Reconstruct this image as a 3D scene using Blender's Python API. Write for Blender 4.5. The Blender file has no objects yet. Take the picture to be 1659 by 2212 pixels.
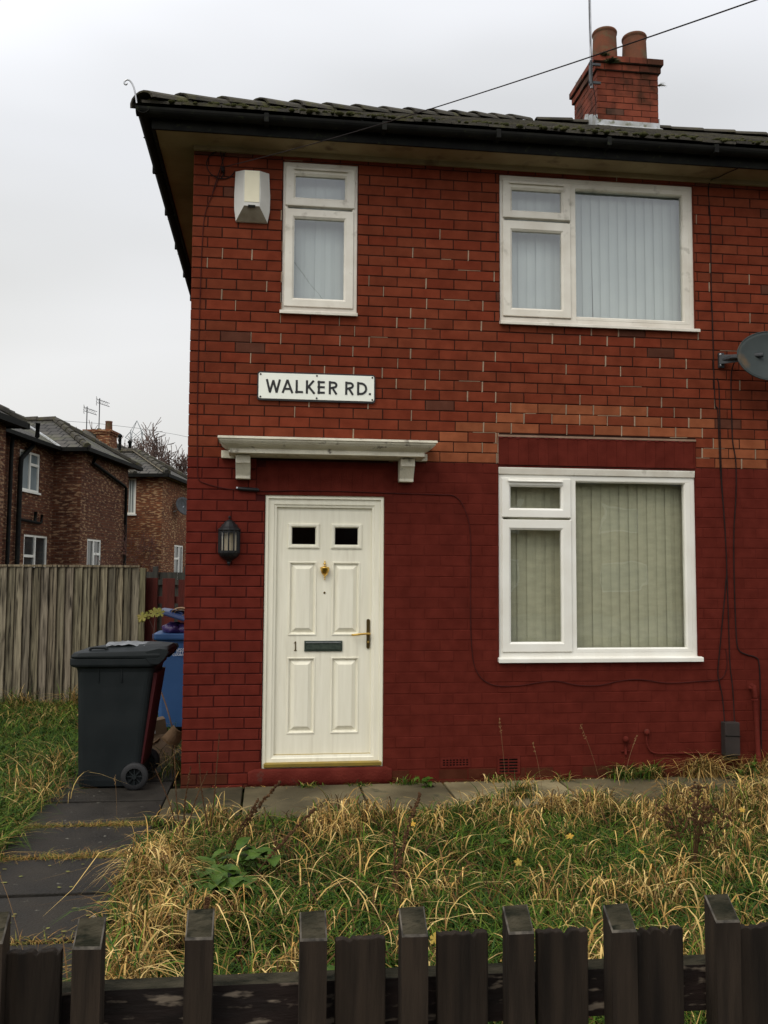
import bpy, bmesh, math, random
import numpy as np
from mathutils import Vector, Matrix
R = math.radians
random.seed(7)
SC = bpy.context.scene
COL = SC.collection

# ------------------------------------------------------------ camera, sky, sun
cam_d = bpy.data.cameras.new('camera')
cam = bpy.data.objects.new('camera', cam_d)
COL.objects.link(cam)
YAW, PITCH, ROLL = 0.125843893, 0.0706509203, 0.00562574075
_cy, _sy, _cp, _sp = math.cos(YAW), math.sin(YAW), math.cos(PITCH), math.sin(PITCH)
_F = Vector((_sy*_cp, _cy*_cp, _sp)); _R = Vector((_cy, -_sy, 0)); _U = _R.cross(_F)
_R2 = _R*math.cos(ROLL)+_U*math.sin(ROLL); _U2 = _U*math.cos(ROLL)-_R*math.sin(ROLL)
_M = Matrix((_R2, _U2, -_F)).transposed().to_4x4()
_M.translation = Vector((0.6444, -7.0003, 1.6234))
cam.matrix_world = _M
cam_d.sensor_fit = 'VERTICAL'; cam_d.sensor_height = 24.0
cam_d.lens = 24.0*1934.22/2212.0
cam_d.clip_start = 0.05; cam_d.clip_end = 2000
SC.camera = cam

SUN_AZ, SUN_EL = R(218), R(51)       # compass-like: direction the light comes from (behind the camera, left)
world = bpy.data.worlds.new("World"); SC.world = world; world.use_nodes = True
wn, wl = world.node_tree.nodes, world.node_tree.links
wn.clear()
w_out = wn.new('ShaderNodeOutputWorld'); w_bg = wn.new('ShaderNodeBackground')
w_bg.inputs['Strength'].default_value = 0.1
w_sky = wn.new('ShaderNodeTexSky'); w_sky.sky_type = 'NISHITA'; w_sky.sun_disc = False
w_sky.sun_elevation = SUN_EL; w_sky.sun_rotation = SUN_AZ; w_sky.air_density = 1.5; w_sky.dust_density = 3
w_tc = wn.new('ShaderNodeTexCoord'); w_map = wn.new('ShaderNodeMapping'); w_map.inputs['Scale'].default_value = (1, 1, 3.2)
w_noise = wn.new('ShaderNodeTexNoise'); w_noise.inputs['Scale'].default_value = 1.1; w_noise.inputs['Detail'].default_value = 3.0
w_noise.inputs['Roughness'].default_value = 0.4
w_ramp = wn.new('ShaderNodeValToRGB')
w_ramp.color_ramp.elements[0].position = 0.40; w_ramp.color_ramp.elements[0].color = (0.625, 0.635, 0.65, 1)
w_ramp.color_ramp.elements[1].position = 0.60; w_ramp.color_ramp.elements[1].color = (0.87, 0.885, 0.93, 1)
w_sep = wn.new('ShaderNodeSeparateXYZ')
# the overcast is brighter towards the veiled sun (behind the camera)
w_dot = wn.new('ShaderNodeVectorMath'); w_dot.operation = 'DOT_PRODUCT'
w_dot.inputs[1].default_value = (-0.30, -0.42, 0.86)
w_mr = wn.new('ShaderNodeMapRange'); w_mr.inputs['From Min'].default_value = -0.35; w_mr.inputs['From Max'].default_value = 1.0
w_mr.inputs['To Min'].default_value = 8.9; w_mr.inputs['To Max'].default_value = 20.0
w_mul = wn.new('ShaderNodeVectorMath'); w_mul.operation = 'SCALE'
# slightly warm, duller band towards the horizon
w_hr = wn.new('ShaderNodeMapRange'); w_hr.inputs['From Min'].default_value = -0.02; w_hr.inputs['From Max'].default_value = 0.42
w_hmix = wn.new('ShaderNodeMix'); w_hmix.data_type = 'RGBA'
w_hmix.inputs[6].default_value = (0.80, 0.785, 0.73, 1)
w_mix = wn.new('ShaderNodeMix'); w_mix.data_type = 'RGBA'; w_mix.inputs[0].default_value = 0.96
wl.new(w_tc.outputs['Generated'], w_map.inputs['Vector']); wl.new(w_map.outputs[0], w_noise.inputs['Vector'])
wl.new(w_noise.outputs['Fac'], w_ramp.inputs['Fac'])
wl.new(w_tc.outputs['Generated'], w_dot.inputs[0]); wl.new(w_dot.outputs['Value'], w_mr.inputs['Value'])
wl.new(w_tc.outputs['Generated'], w_sep.inputs[0]); wl.new(w_sep.outputs['Z'], w_hr.inputs['Value'])
wl.new(w_hr.outputs[0], w_hmix.inputs[0]); wl.new(w_ramp.outputs['Color'], w_hmix.inputs[7])
wl.new(w_hmix.outputs[2], w_mul.inputs[0]); wl.new(w_mr.outputs[0], w_mul.inputs['Scale'])
wl.new(w_sky.outputs[0], w_mix.inputs[6]); wl.new(w_mul.outputs[0], w_mix.inputs[7])
wl.new(w_mix.outputs[2], w_bg.inputs['Color']); wl.new(w_bg.outputs[0], w_out.inputs['Surface'])

sun_d = bpy.data.lights.new('sun', 'SUN'); sun_d.energy = 1.5; sun_d.angle = R(35); sun_d.color = (1.0, 0.93, 0.80)
sun = bpy.data.objects.new('sun', sun_d); COL.objects.link(sun)
_sd = Vector((-0.40, -0.50, 0.80)).normalized()
sun.rotation_euler = _sd.to_track_quat('Z', 'Y').to_euler()
SC.view_settings.view_transform = 'Standard'; SC.view_settings.look = 'None'
SC.view_settings.exposure = 0.0; SC.view_settings.gamma = 1.0; SC.view_settings.use_curve_mapping = False

# ------------------------------------------------------------ materials
def principled(name):
    m = bpy.data.materials.new(name); m.use_nodes = True
    return m, m.node_tree.nodes, m.node_tree.links, m.node_tree.nodes['Principled BSDF']

def mat(name, c1, c2=None, scale=8.0, detail=6.0, rough=0.6, rough2=None, bump=0.0, bscale=None, spec=0.4,
        metal=0.0, vcol=False, stretch=(1, 1, 1), lo=0.35, hi=0.65, c3=None, s3=30.0, lo3=0.6, hi3=0.7, bdist=0.01):
    """noise-mottled surface: c1/c2 large patches, optional c3 smaller spots, optional per-face base colour."""
    m, n, l, b = principled(name)
    tc = n.new('ShaderNodeTexCoord'); mp = n.new('ShaderNodeMapping'); mp.inputs['Scale'].default_value = stretch
    l.new(tc.outputs['Object'], mp.inputs['Vector'])
    no = n.new('ShaderNodeTexNoise'); no.inputs['Scale'].default_value = scale; no.inputs['Detail'].default_value = detail
    l.new(mp.outputs[0], no.inputs['Vector'])
    mr = n.new('ShaderNodeMapRange'); mr.inputs['From Min'].default_value = lo; mr.inputs['From Max'].default_value = hi
    l.new(no.outputs['Fac'], mr.inputs['Value'])
    mx = n.new('ShaderNodeMix'); mx.data_type = 'RGBA'
    mx.inputs[6].default_value = (*c1, 1); mx.inputs[7].default_value = (*(c2 or c1), 1)
    l.new(mr.outputs[0], mx.inputs[0])
    out = mx.outputs[2]
    if c3:
        n3 = n.new('ShaderNodeTexNoise'); n3.inputs['Scale'].default_value = s3; n3.inputs['Detail'].default_value = 4
        l.new(mp.outputs[0], n3.inputs['Vector'])
        m3 = n.new('ShaderNodeMapRange'); m3.inputs['From Min'].default_value = lo3; m3.inputs['From Max'].default_value = hi3
        l.new(n3.outputs['Fac'], m3.inputs['Value'])
        x3 = n.new('ShaderNodeMix'); x3.data_type = 'RGBA'; x3.inputs[7].default_value = (*c3, 1)
        l.new(m3.outputs[0], x3.inputs[0]); l.new(out, x3.inputs[6]); out = x3.outputs[2]
    if vcol:
        at = n.new('ShaderNodeVertexColor'); at.layer_name = 'col'
        mm = n.new('ShaderNodeMix'); mm.data_type = 'RGBA'; mm.blend_type = 'MULTIPLY'; mm.inputs[0].default_value = 1
        l.new(out, mm.inputs[6]); l.new(at.outputs['Color'], mm.inputs[7]); out = mm.outputs[2]
    l.new(out, b.inputs['Base Color'])
    b.inputs['Roughness'].default_value = rough
    if rough2 is not None:
        rr = n.new('ShaderNodeMapRange'); rr.inputs['To Min'].default_value = rough; rr.inputs['To Max'].default_value = rough2
        l.new(mr.outputs[0], rr.inputs['Value']); l.new(rr.outputs[0], b.inputs['Roughness'])
    b.inputs['Specular IOR Level'].default_value = spec; b.inputs['Metallic'].default_value = metal
    if bump:
        nb = n.new('ShaderNodeTexNoise'); nb.inputs['Scale'].default_value = bscale or scale*6; nb.inputs['Detail'].default_value = 6
        l.new(mp.outputs[0], nb.inputs['Vector'])
        bp = n.new('ShaderNodeBump'); bp.inputs['Strength'].default_value = bump; bp.inputs['Distance'].default_value = bdist
        l.new(nb.outputs['Fac'], bp.inputs['Height']); l.new(bp.outputs[0], b.inputs['Normal'])
    return m

M = {}
M['brick'] = mat('brickwork', (0.84, 0.80, 0.78), (1.10, 1.12, 1.12), scale=9, rough=0.9, bump=0.5, bscale=120, spec=0.06, vcol=True,
                 c3=(0.70, 0.73, 0.74), s3=2.6, lo3=0.58, hi3=0.82, bdist=0.004)
M['masonry_paint'] = mat('painted_step', (0.080, 0.0115, 0.0078), (0.108, 0.018, 0.012), scale=7, rough=0.8, bump=0.5, bscale=60, spec=0.08,
                         c3=(0.07, 0.03, 0.022), s3=14, lo3=0.62, hi3=0.75)
M['upvc_dirty'] = mat('weathered_white_plastic', (0.70, 0.67, 0.59), (0.60, 0.56, 0.48), scale=5, rough=0.45, spec=0.45,
                      c3=(0.30, 0.27, 0.21), s3=9, lo3=0.60, hi3=0.80)
M['upvc'] = mat('white_window_plastic', (0.78, 0.77, 0.71), (0.72, 0.70, 0.63), scale=4, rough=0.38, spec=0.5)
M['door'] = mat('white_door_skin', (0.80, 0.77, 0.64), (0.74, 0.71, 0.58), scale=5, rough=0.5, spec=0.4, bump=0.25, bscale=30, stretch=(6, 6, .5),
                c3=(0.62, 0.58, 0.46), s3=3, lo3=.58, hi3=.8, bdist=.003)
M['canopy'] = mat('painted_stone', (0.66, 0.62, 0.50), (0.54, 0.50, 0.40), scale=6, rough=0.7, spec=0.3, bump=0.5, bscale=70,
                  c3=(0.16, 0.14, 0.11), s3=16, lo3=0.62, hi3=0.74)
M['brass'] = mat('polished_brass', (0.72, 0.48, 0.13), (0.60, 0.38, 0.10), scale=20, rough=0.28, metal=1.0)
M['brass_sill'] = mat('gold_anodised', (0.42, 0.30, 0.06), (0.33, 0.24, 0.06), scale=10, rough=0.4, metal=0.7)
M['antique'] = mat('dull_bronze', (0.10, 0.07, 0.025), (0.16, 0.11, 0.04), scale=12, rough=0.35, metal=0.8)
M['darkslot'] = mat('dark_plate', (0.035, 0.05, 0.04), (0.07, 0.09, 0.07), scale=40, rough=0.3, spec=0.5, metal=.3)
M['black_plastic'] = mat('black_gutter_plastic', (0.0035, 0.0035, 0.0035), (0.009, 0.009, 0.007), scale=6, rough=0.7, spec=0.12,
                         c3=(0.022, 0.026, 0.012), s3=25, lo3=0.62, hi3=0.72)
M['black_gloss'] = mat('black_lantern_paint', (0.005, 0.005, 0.006), (0.01, 0.01, 0.011), scale=10, rough=0.5, spec=0.3)
M['cable'] = mat('cable_sheath', (0.011, 0.009, 0.0085), (0.022, 0.014, 0.013), scale=10, rough=0.8, spec=.1)
M['cable_red'] = mat('painted_cable', (0.06, 0.012, 0.010), (0.03, 0.010, 0.009), scale=3, rough=0.8, spec=.1)
M['soffit'] = mat('soffit_paint', (0.29, 0.23, 0.13), (0.20, 0.145, 0.075), scale=2.5, rough=0.85, spec=0.2, bump=0.3, bscale=15,
                  c3=(0.13, 0.085, 0.05), s3=4, lo3=0.60, hi3=0.72)
M['tile'] = mat('concrete_roof_tile', (0.040, 0.037, 0.032), (0.072, 0.064, 0.050), scale=5, rough=0.9, spec=0.2, bump=0.8, bscale=60, vcol=True,
                c3=(0.070, 0.066, 0.030), s3=7, lo3=0.54, hi3=0.70)
M['moss'] = mat('moss', (0.030, 0.034, 0.012), (0.062, 0.060, 0.026), scale=15, rough=1.0, spec=0.05, bump=1.0, bscale=120)
M['lead'] = mat('lead_flashing', (0.42, 0.44, 0.46), (0.26, 0.26, 0.24), scale=6, rough=0.6, spec=0.4, bump=.3, bscale=20, c3=(.12, .12, .07), s3=9)
M['pot'] = mat('terracotta', (0.155, 0.052, 0.026), (0.095, 0.045, 0.026), scale=5, rough=0.85, bump=0.4, bscale=60, spec=.2,
               c3=(0.10, 0.085, 0.045), s3=7, lo3=0.52, hi3=0.68)
M['galv'] = mat('galvanised_tube', (0.45, 0.46, 0.48), (0.30, 0.30, 0.31), scale=8, rough=0.4, metal=0.7, spec=.5)
M['sign_white'] = mat('enamel_white', (0.80, 0.82, 0.74), (0.76, 0.78, 0.70), scale=3, rough=0.3, spec=0.5)
M['sign_black'] = mat('enamel_black', (0.012, 0.012, 0.012), rough=0.35)
M['alarm'] = mat('alarm_plastic', (0.62, 0.61, 0.57), (0.54, 0.53, 0.49), scale=5, rough=0.45)
M['alarm_face'] = mat('alarm_cream_face', (0.80, 0.75, 0.56), (0.74, 0.69, 0.51), scale=5, rough=0.4)
M['alarm_dark'] = mat('alarm_dark_base', (0.16, 0.13, 0.09), (0.22, 0.19, 0.14), scale=12, rough=0.6)  # darker brown for the lower sloping facet of the case
M['dish'] = mat('grey_dish_paint', (0.052, 0.062, 0.060), (0.038, 0.046, 0.045), scale=3, rough=0.65, spec=0.15,
                c3=(0.13, 0.075, 0.03), s3=4, lo3=0.58, hi3=0.75)
M['dish_dark'] = mat('dish_bracket_steel', (0.05, 0.055, 0.06), (0.03, 0.03, 0.03), scale=9, rough=0.5, metal=.3)
M['bolt'] = mat('zinc_bolt', (0.55, 0.55, 0.55), rough=.35, metal=.9)
M['meter'] = mat('meter_box_plastic', (0.026, 0.021, 0.019), (0.038, 0.030, 0.027), scale=5, rough=0.7, spec=.15)
M['bin_black'] = mat('bin_dark_plastic', (0.0068, 0.0095, 0.0105), (0.0095, 0.0125, 0.0135), scale=5, rough=0.5, rough2=.6, spec=0.22, bump=.15, bscale=300,
                     c3=(0.018, 0.021, 0.023), s3=3, lo3=.62, hi3=.8)
M['bin_red'] = mat('bin_red_plastic', (0.045, 0.005, 0.006), rough=0.6, spec=.2)
M['bin_blue'] = mat('bin_blue_plastic', (0.020, 0.066, 0.175), (0.026, 0.076, 0.195), scale=3, rough=0.45, spec=.4, bump=.1, bscale=200)
M['bin_blue_lid'] = mat('bin_blue_lid_plastic', (0.026, 0.050, 0.140), (0.020, 0.040, 0.115), scale=3, rough=0.4, spec=.4)
M['letter_white'] = mat('white_print', (0.65, 0.68, 0.72), rough=.6)
M['letter_red'] = mat('red_print', (0.55, 0.05, 0.03), rough=.6)
M['purple_bag'] = mat('purple_plastic_bag', (0.035, 0.012, 0.09), (0.06, 0.03, 0.12), scale=12, rough=0.25, spec=.6, bump=1, bscale=16, bdist=.03)
M['cardboard'] = mat('cardboard', (0.30, 0.19, 0.11), (0.24, 0.15, 0.085), scale=5, rough=.85, spec=.1, bump=.2, bscale=30)
M['cardboard_wet'] = mat('damp_cardboard', (0.10, 0.068, 0.042), (0.15, 0.10, 0.065), scale=4, rough=.8, spec=.15)
M['poly'] = mat('clear_film', (0.17, 0.18, 0.19), (0.06, 0.065, 0.07), scale=9, rough=.35, spec=.4)
M['rubber'] = mat('rubber', (0.012, 0.012, 0.013), rough=.7)
M['fence_dark'] = mat('stained_dark_timber', (0.028, 0.0195, 0.0130), (0.0110, 0.0078, 0.0053), scale=5, rough=.8, spec=.16, stretch=(5, 5, .5), bump=1.0, bscale=14,
                      c3=(0.085, 0.078, 0.068), s3=9, lo3=.70, hi3=.80, vcol=True, bdist=.006)
M['fence_top'] = mat('weathered_end_grain', (0.050, 0.043, 0.028), (0.014, 0.0135, 0.008), scale=9, rough=.9, spec=.1, bump=.8, bscale=50, stretch=(1, 3, 1),
                     c3=(.009, .010, .006), s3=22, lo3=.55, hi3=.7)
M['worn_edge'] = mat('worn_timber_edge', (0.11, 0.095, 0.075), (0.022, 0.019, 0.015), scale=45, rough=.9)
M['fence_rail'] = mat('peeling_rail_paint', (0.009, 0.0065, 0.0055), (0.017, 0.010, 0.008), scale=5, rough=.75, spec=.2, stretch=(.8, 4, 3.0), bump=.9, bscale=16,
                      c3=(0.15, 0.12, 0.09), s3=13, lo3=.555, hi3=.64, bdist=.006)
M['fence_new'] = mat('weathered_pale_timber', (0.25, 0.215, 0.155), (0.095, 0.080, 0.057), scale=4, rough=.85, spec=.2, stretch=(9, 9, .6), bump=.5, bscale=9,
                     c3=(0.030, 0.025, 0.018), s3=4.5, lo3=.53, hi3=.66, vcol=True, bdist=.004)
M['fence_red'] = mat('red_brown_fence_stain', (0.11, 0.022, 0.016), (0.07, 0.018, 0.014), scale=4, rough=.8, spec=.2, stretch=(6, 6, .6), bump=.5, vcol=True)
M['fence_far'] = mat('grey_green_old_timber', (0.055, 0.055, 0.045), (0.03, 0.03, 0.026), scale=4, rough=.9, stretch=(5, 5, .6), bump=.5)
M['slab'] = mat('damp_path_slab', (0.017, 0.0145, 0.0115), (0.032, 0.027, 0.021), scale=3.5, rough=.62, rough2=.85, spec=.22, bump=.5, bscale=70,
                c3=(0.16, 0.15, 0.12), s3=16, lo3=.68, hi3=.74, vcol=True)
M['concrete'] = mat('pale_worn_concrete', (0.20, 0.165, 0.095), (0.085, 0.070, 0.040), scale=1.6, rough=.8, spec=.2, bump=.5, bscale=60, vcol=True,
                    c3=(0.06, 0.06, 0.035), s3=6, lo3=.6, hi3=.72)
M['soil'] = mat('damp_soil', (0.012, 0.012, 0.006), (0.022, 0.018, 0.010), scale=6, rough=1, spec=.05, bump=1, bscale=50, c3=(.03, .045, .012), s3=12, lo3=.5, hi3=.6)
M['grass'] = mat('grass_blades', (1, 1, 1), (.75, .75, .7), scale=3, rough=.7, spec=.10, vcol=True)
M['stalk'] = mat('dead_dock_stalk', (0.045, 0.022, 0.011), (0.085, 0.044, 0.020), scale=20, rough=.9, spec=.1)
M['leaf_green'] = mat('broad_leaf_green', (0.026, 0.060, 0.005), (0.058, 0.105, 0.010), scale=14, rough=.55, spec=.25, bump=.6, bscale=30)
M['leaf_yellow'] = mat('autumn_leaf_yellow', (0.42, 0.24, 0.03), (0.26, 0.20, 0.04), scale=12, rough=.6, spec=.2)
M['leaf_maple'] = mat('fading_maple_leaf', (0.15, 0.17, 0.03), (0.22, 0.18, 0.045), scale=10, rough=.6, spec=.2, c3=(.16, .09, .03), s3=30)
M['twig'] = mat('bare_twig', (0.10, 0.065, 0.055), (0.14, 0.10, 0.085), scale=5, rough=.9, spec=.1)
M['twig_red'] = mat('reddish_twig', (0.10, 0.040, 0.028), (0.07, 0.03, 0.022), scale=5, rough=.9)
M['asphalt'] = mat('asphalt', (0.05, 0.05, 0.052), (0.07, 0.07, 0.07), scale=3, rough=.85, bump=.5, bscale=200)
M['pavement'] = mat('pavement_flag', (0.17, 0.16, 0.145), (0.12, 0.115, 0.10), scale=3, rough=.85, bump=.4, bscale=60)
M['kerb'] = mat('kerb_concrete', (0.24, 0.23, 0.21), (0.17, 0.165, 0.15), scale=5, rough=.85)
M['room'] = mat('room_plaster', (0.20, 0.18, 0.15), rough=.9)
M['steel'] = mat('pylon_steel', (0.22, 0.24, 0.25), rough=.6, metal=.2)
M['bulb'] = mat('white_bulb_tube', (0.85, 0.82, 0.72), rough=.3)
M['blind_up'] = mat('pale_blue_blind', (0.50, 0.53, 0.50), (0.45, 0.48, 0.46), scale=3, rough=.85, spec=.1, stretch=(1, 1, 1), c3=(.36, .38, .34), s3=1.6, lo3=.66, hi3=.8)
M['blind_low'] = mat('olive_cream_blind', (0.46, 0.445, 0.325), (0.395, 0.39, 0.285), scale=9, rough=.85, spec=.1, stretch=(1, 1, 2.5), bump=.3, bscale=40)

def glass_mat(name, tint, boost=1.0, rough=0.0, bump=0.0):
    m = bpy.data.materials.new(name); m.use_nodes = True; n, l = m.node_tree.nodes, m.node_tree.links; n.clear()
    o = n.new('ShaderNodeOutputMaterial'); mx = n.new('ShaderNodeMixShader'); t = n.new('ShaderNodeBsdfTransparent')
    g = n.new('ShaderNodeBsdfGlossy'); f = n.new('ShaderNodeLayerWeight'); f.inputs['Blend'].default_value = .5; pw_ = n.new('ShaderNodeMath'); pw_.operation = 'POWER'; pw_.inputs[1].default_value = 4.0; l.new(f.outputs['Facing'], pw_.inputs[0]); ma_ = n.new('ShaderNodeMath'); ma_.operation = 'MULTIPLY_ADD'; ma_.inputs[1].default_value = .90; ma_.inputs[2].default_value = .055; l.new(pw_.outputs[0], ma_.inputs[0])
    t.inputs['Color'].default_value = (*tint, 1); g.inputs['Roughness'].default_value = rough; g.inputs['Color'].default_value = (.95, .97, 1, 1)
    ml = n.new('ShaderNodeMath'); ml.operation = 'MULTIPLY'; ml.inputs[1].default_value = boost; ml.use_clamp = True
    l.new(ma_.outputs[0], ml.inputs[0]); l.new(ml.outputs[0], mx.inputs[0]); l.new(t.outputs[0], mx.inputs[1]); l.new(g.outputs[0], mx.inputs[2])
    l.new(mx.outputs[0], o.inputs['Surface'])
    if bump:
        nb = n.new('ShaderNodeTexNoise'); nb.inputs['Scale'].default_value = 2.0; bp = n.new('ShaderNodeBump')
        bp.inputs['Strength'].default_value = bump; bp.inputs['Distance'].default_value = .02
        tc = n.new('ShaderNodeTexCoord'); l.new(tc.outputs['Object'], nb.inputs['Vector'])
        l.new(nb.outputs['Fac'], bp.inputs['Height']); l.new(bp.outputs[0], g.inputs['Normal'])
    return m
M['glass'] = glass_mat('double_glazing', (0.90, 0.93, 0.93), 2.0, 0.0, .12)
M['glass_low'] = glass_mat('double_glazing_lower', (0.94, 0.955, 0.93), 1.6, 0.0, .12)
M['glass_dark'] = glass_mat('dark_obscure_glass', (0.03, 0.03, 0.03), .45, 0.1, .3)
M['glass_lamp'] = glass_mat('lamp_glass', (0.75, 0.70, 0.62), 1.2, 0.15)
M['glass_far'] = mat('distant_window_glass', (0.055, 0.065, 0.065), (0.02, 0.022, 0.022), scale=1.2, rough=.12, spec=.7)
M['glass_far_pale'] = mat('distant_window_with_nets', (0.20, 0.24, 0.25), (0.12, 0.15, 0.16), scale=1.2, rough=.2, spec=.6)

def far_brick(name, c1, c2, pale, amount):
    m, n, l, b = principled(name)
    tc = n.new('ShaderNodeTexCoord'); sp = n.new('ShaderNodeSeparateXYZ'); ad = n.new('ShaderNodeMath'); cb = n.new('ShaderNodeCombineXYZ')
    l.new(tc.outputs['Object'], sp.inputs[0]); l.new(sp.outputs['X'], ad.inputs[0]); l.new(sp.outputs['Y'], ad.inputs[1])
    l.new(ad.outputs[0], cb.inputs['X']); l.new(sp.outputs['Z'], cb.inputs['Y'])
    br = n.new('ShaderNodeTexBrick'); br.inputs['Scale'].default_value = 1.0; br.inputs['Brick Width'].default_value = .235
    br.inputs['Row Height'].default_value = .083; br.inputs['Mortar Size'].default_value = .006; br.inputs['Mortar Smooth'].default_value = .1
    br.inputs['Color1'].default_value = (*c1, 1); br.inputs['Color2'].default_value = (*c2, 1); br.inputs['Mortar'].default_value = (.10, .07, .05, 1)
    l.new(cb.outputs[0], br.inputs['Vector'])
    # smeared pale patches of lime mortar along the courses
    mp = n.new('ShaderNodeMapping'); mp.inputs['Scale'].default_value = (3.2, 11.5, 1); l.new(cb.outputs[0], mp.inputs['Vector'])
    no = n.new('ShaderNodeTexNoise'); no.inputs['Scale'].default_value = 1.6; no.inputs['Detail'].default_value = 3; l.new(mp.outputs[0], no.inputs['Vector'])
    nl = n.new('ShaderNodeTexNoise'); nl.inputs['Scale'].default_value = .5; nl.inputs['Detail'].default_value = 2; l.new(cb.outputs[0], nl.inputs['Vector'])
    sm = n.new('ShaderNodeMath'); sm.operation = 'MULTIPLY_ADD'; sm.inputs[1].default_value = .35; l.new(nl.outputs['Fac'], sm.inputs[0]); l.new(no.outputs['Fac'], sm.inputs[2])
    mr = n.new('ShaderNodeMapRange'); mr.inputs['From Min'].default_value = amount; mr.inputs['From Max'].default_value = amount+.07
    l.new(sm.outputs[0], mr.inputs['Value'])
    mx = n.new('ShaderNodeMix'); mx.data_type = 'RGBA'; mx.inputs[7].default_value = (*pale, 1)
    l.new(mr.outputs[0], mx.inputs[0]); l.new(br.outputs['Color'], mx.inputs[6]); l.new(mx.outputs[2], b.inputs['Base Color'])
    b.inputs['Roughness'].default_value = .9; b.inputs['Specular IOR Level'].default_value = .1
    bp = n.new('ShaderNodeBump'); bp.inputs['Strength'].default_value = .5; bp.inputs['Distance'].default_value = .01
    l.new(br.outputs['Fac'], bp.inputs['Height']); bp.invert = True; l.new(bp.outputs[0], b.inputs['Normal'])
    return m
M['far_brick_a'] = far_brick('mottled_brown_brick', (0.120, 0.046, 0.025), (0.065, 0.024, 0.015), (0.27, 0.165, 0.095), .715)
M['far_brick_b'] = far_brick('mottled_orange_brick', (0.19, 0.068, 0.031), (0.11, 0.040, 0.021), (0.36, 0.225, 0.12), .715)
M['chimney_brick'] = mat('chimney_brickwork', (0.85, 0.8, 0.8), (1.15, 1.15, 1.1), scale=7, rough=.85, spec=.2, bump=.5, bscale=80, vcol=True,
                         c3=(0.26, 0.34, 0.24), s3=3.2, lo3=.48, hi3=.66, bdist=.004)

def slate_mat():
    m, n, l, b = principled('distant_roof_tiles')
    tc = n.new('ShaderNodeTexCoord')
    uv = n.new('ShaderNodeUVMap'); uv.uv_map = 'UVMap'
    br = n.new('ShaderNodeTexBrick'); br.inputs['Scale'].default_value = 1; br.inputs['Brick Width'].default_value = .33; br.inputs['Row Height'].default_value = .30
    br.inputs['Mortar Size'].default_value = .02; br.inputs['Color1'].default_value = (.085, .078, .068, 1); br.inputs['Color2'].default_value = (.055, .052, .048, 1)
    br.inputs['Mortar'].default_value = (.014, .014, .013, 1); l.new(uv.outputs[0], br.inputs['Vector'])
    no = n.new('ShaderNodeTexNoise'); no.inputs['Scale'].default_value = 1.2; no.inputs['Detail'].default_value = 6; l.new(tc.outputs['Object'], no.inputs['Vector'])
    mr = n.new('ShaderNodeMapRange'); mr.inputs['From Min'].default_value = .5; mr.inputs['From Max'].default_value = .75; l.new(no.outputs['Fac'], mr.inputs['Value'])
    mx = n.new('ShaderNodeMix'); mx.data_type = 'RGBA'; mx.inputs[7].default_value = (.10, .10, .06, 1)
    l.new(mr.outputs[0], mx.inputs[0]); l.new(br.outputs['Color'], mx.inputs[6]); l.new(mx.outputs[2], b.inputs['Base Color'])
    b.inputs['Roughness'].default_value = .8; b.inputs['Specular IOR Level'].default_value = .2
    bp = n.new('ShaderNodeBump'); bp.inputs['Distance'].default_value = .03; bp.invert = True; l.new(br.outputs['Fac'], bp.inputs['Height']); l.new(bp.outputs[0], b.inputs['Normal'])
    return m
M['far_tile'] = slate_mat()

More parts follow.
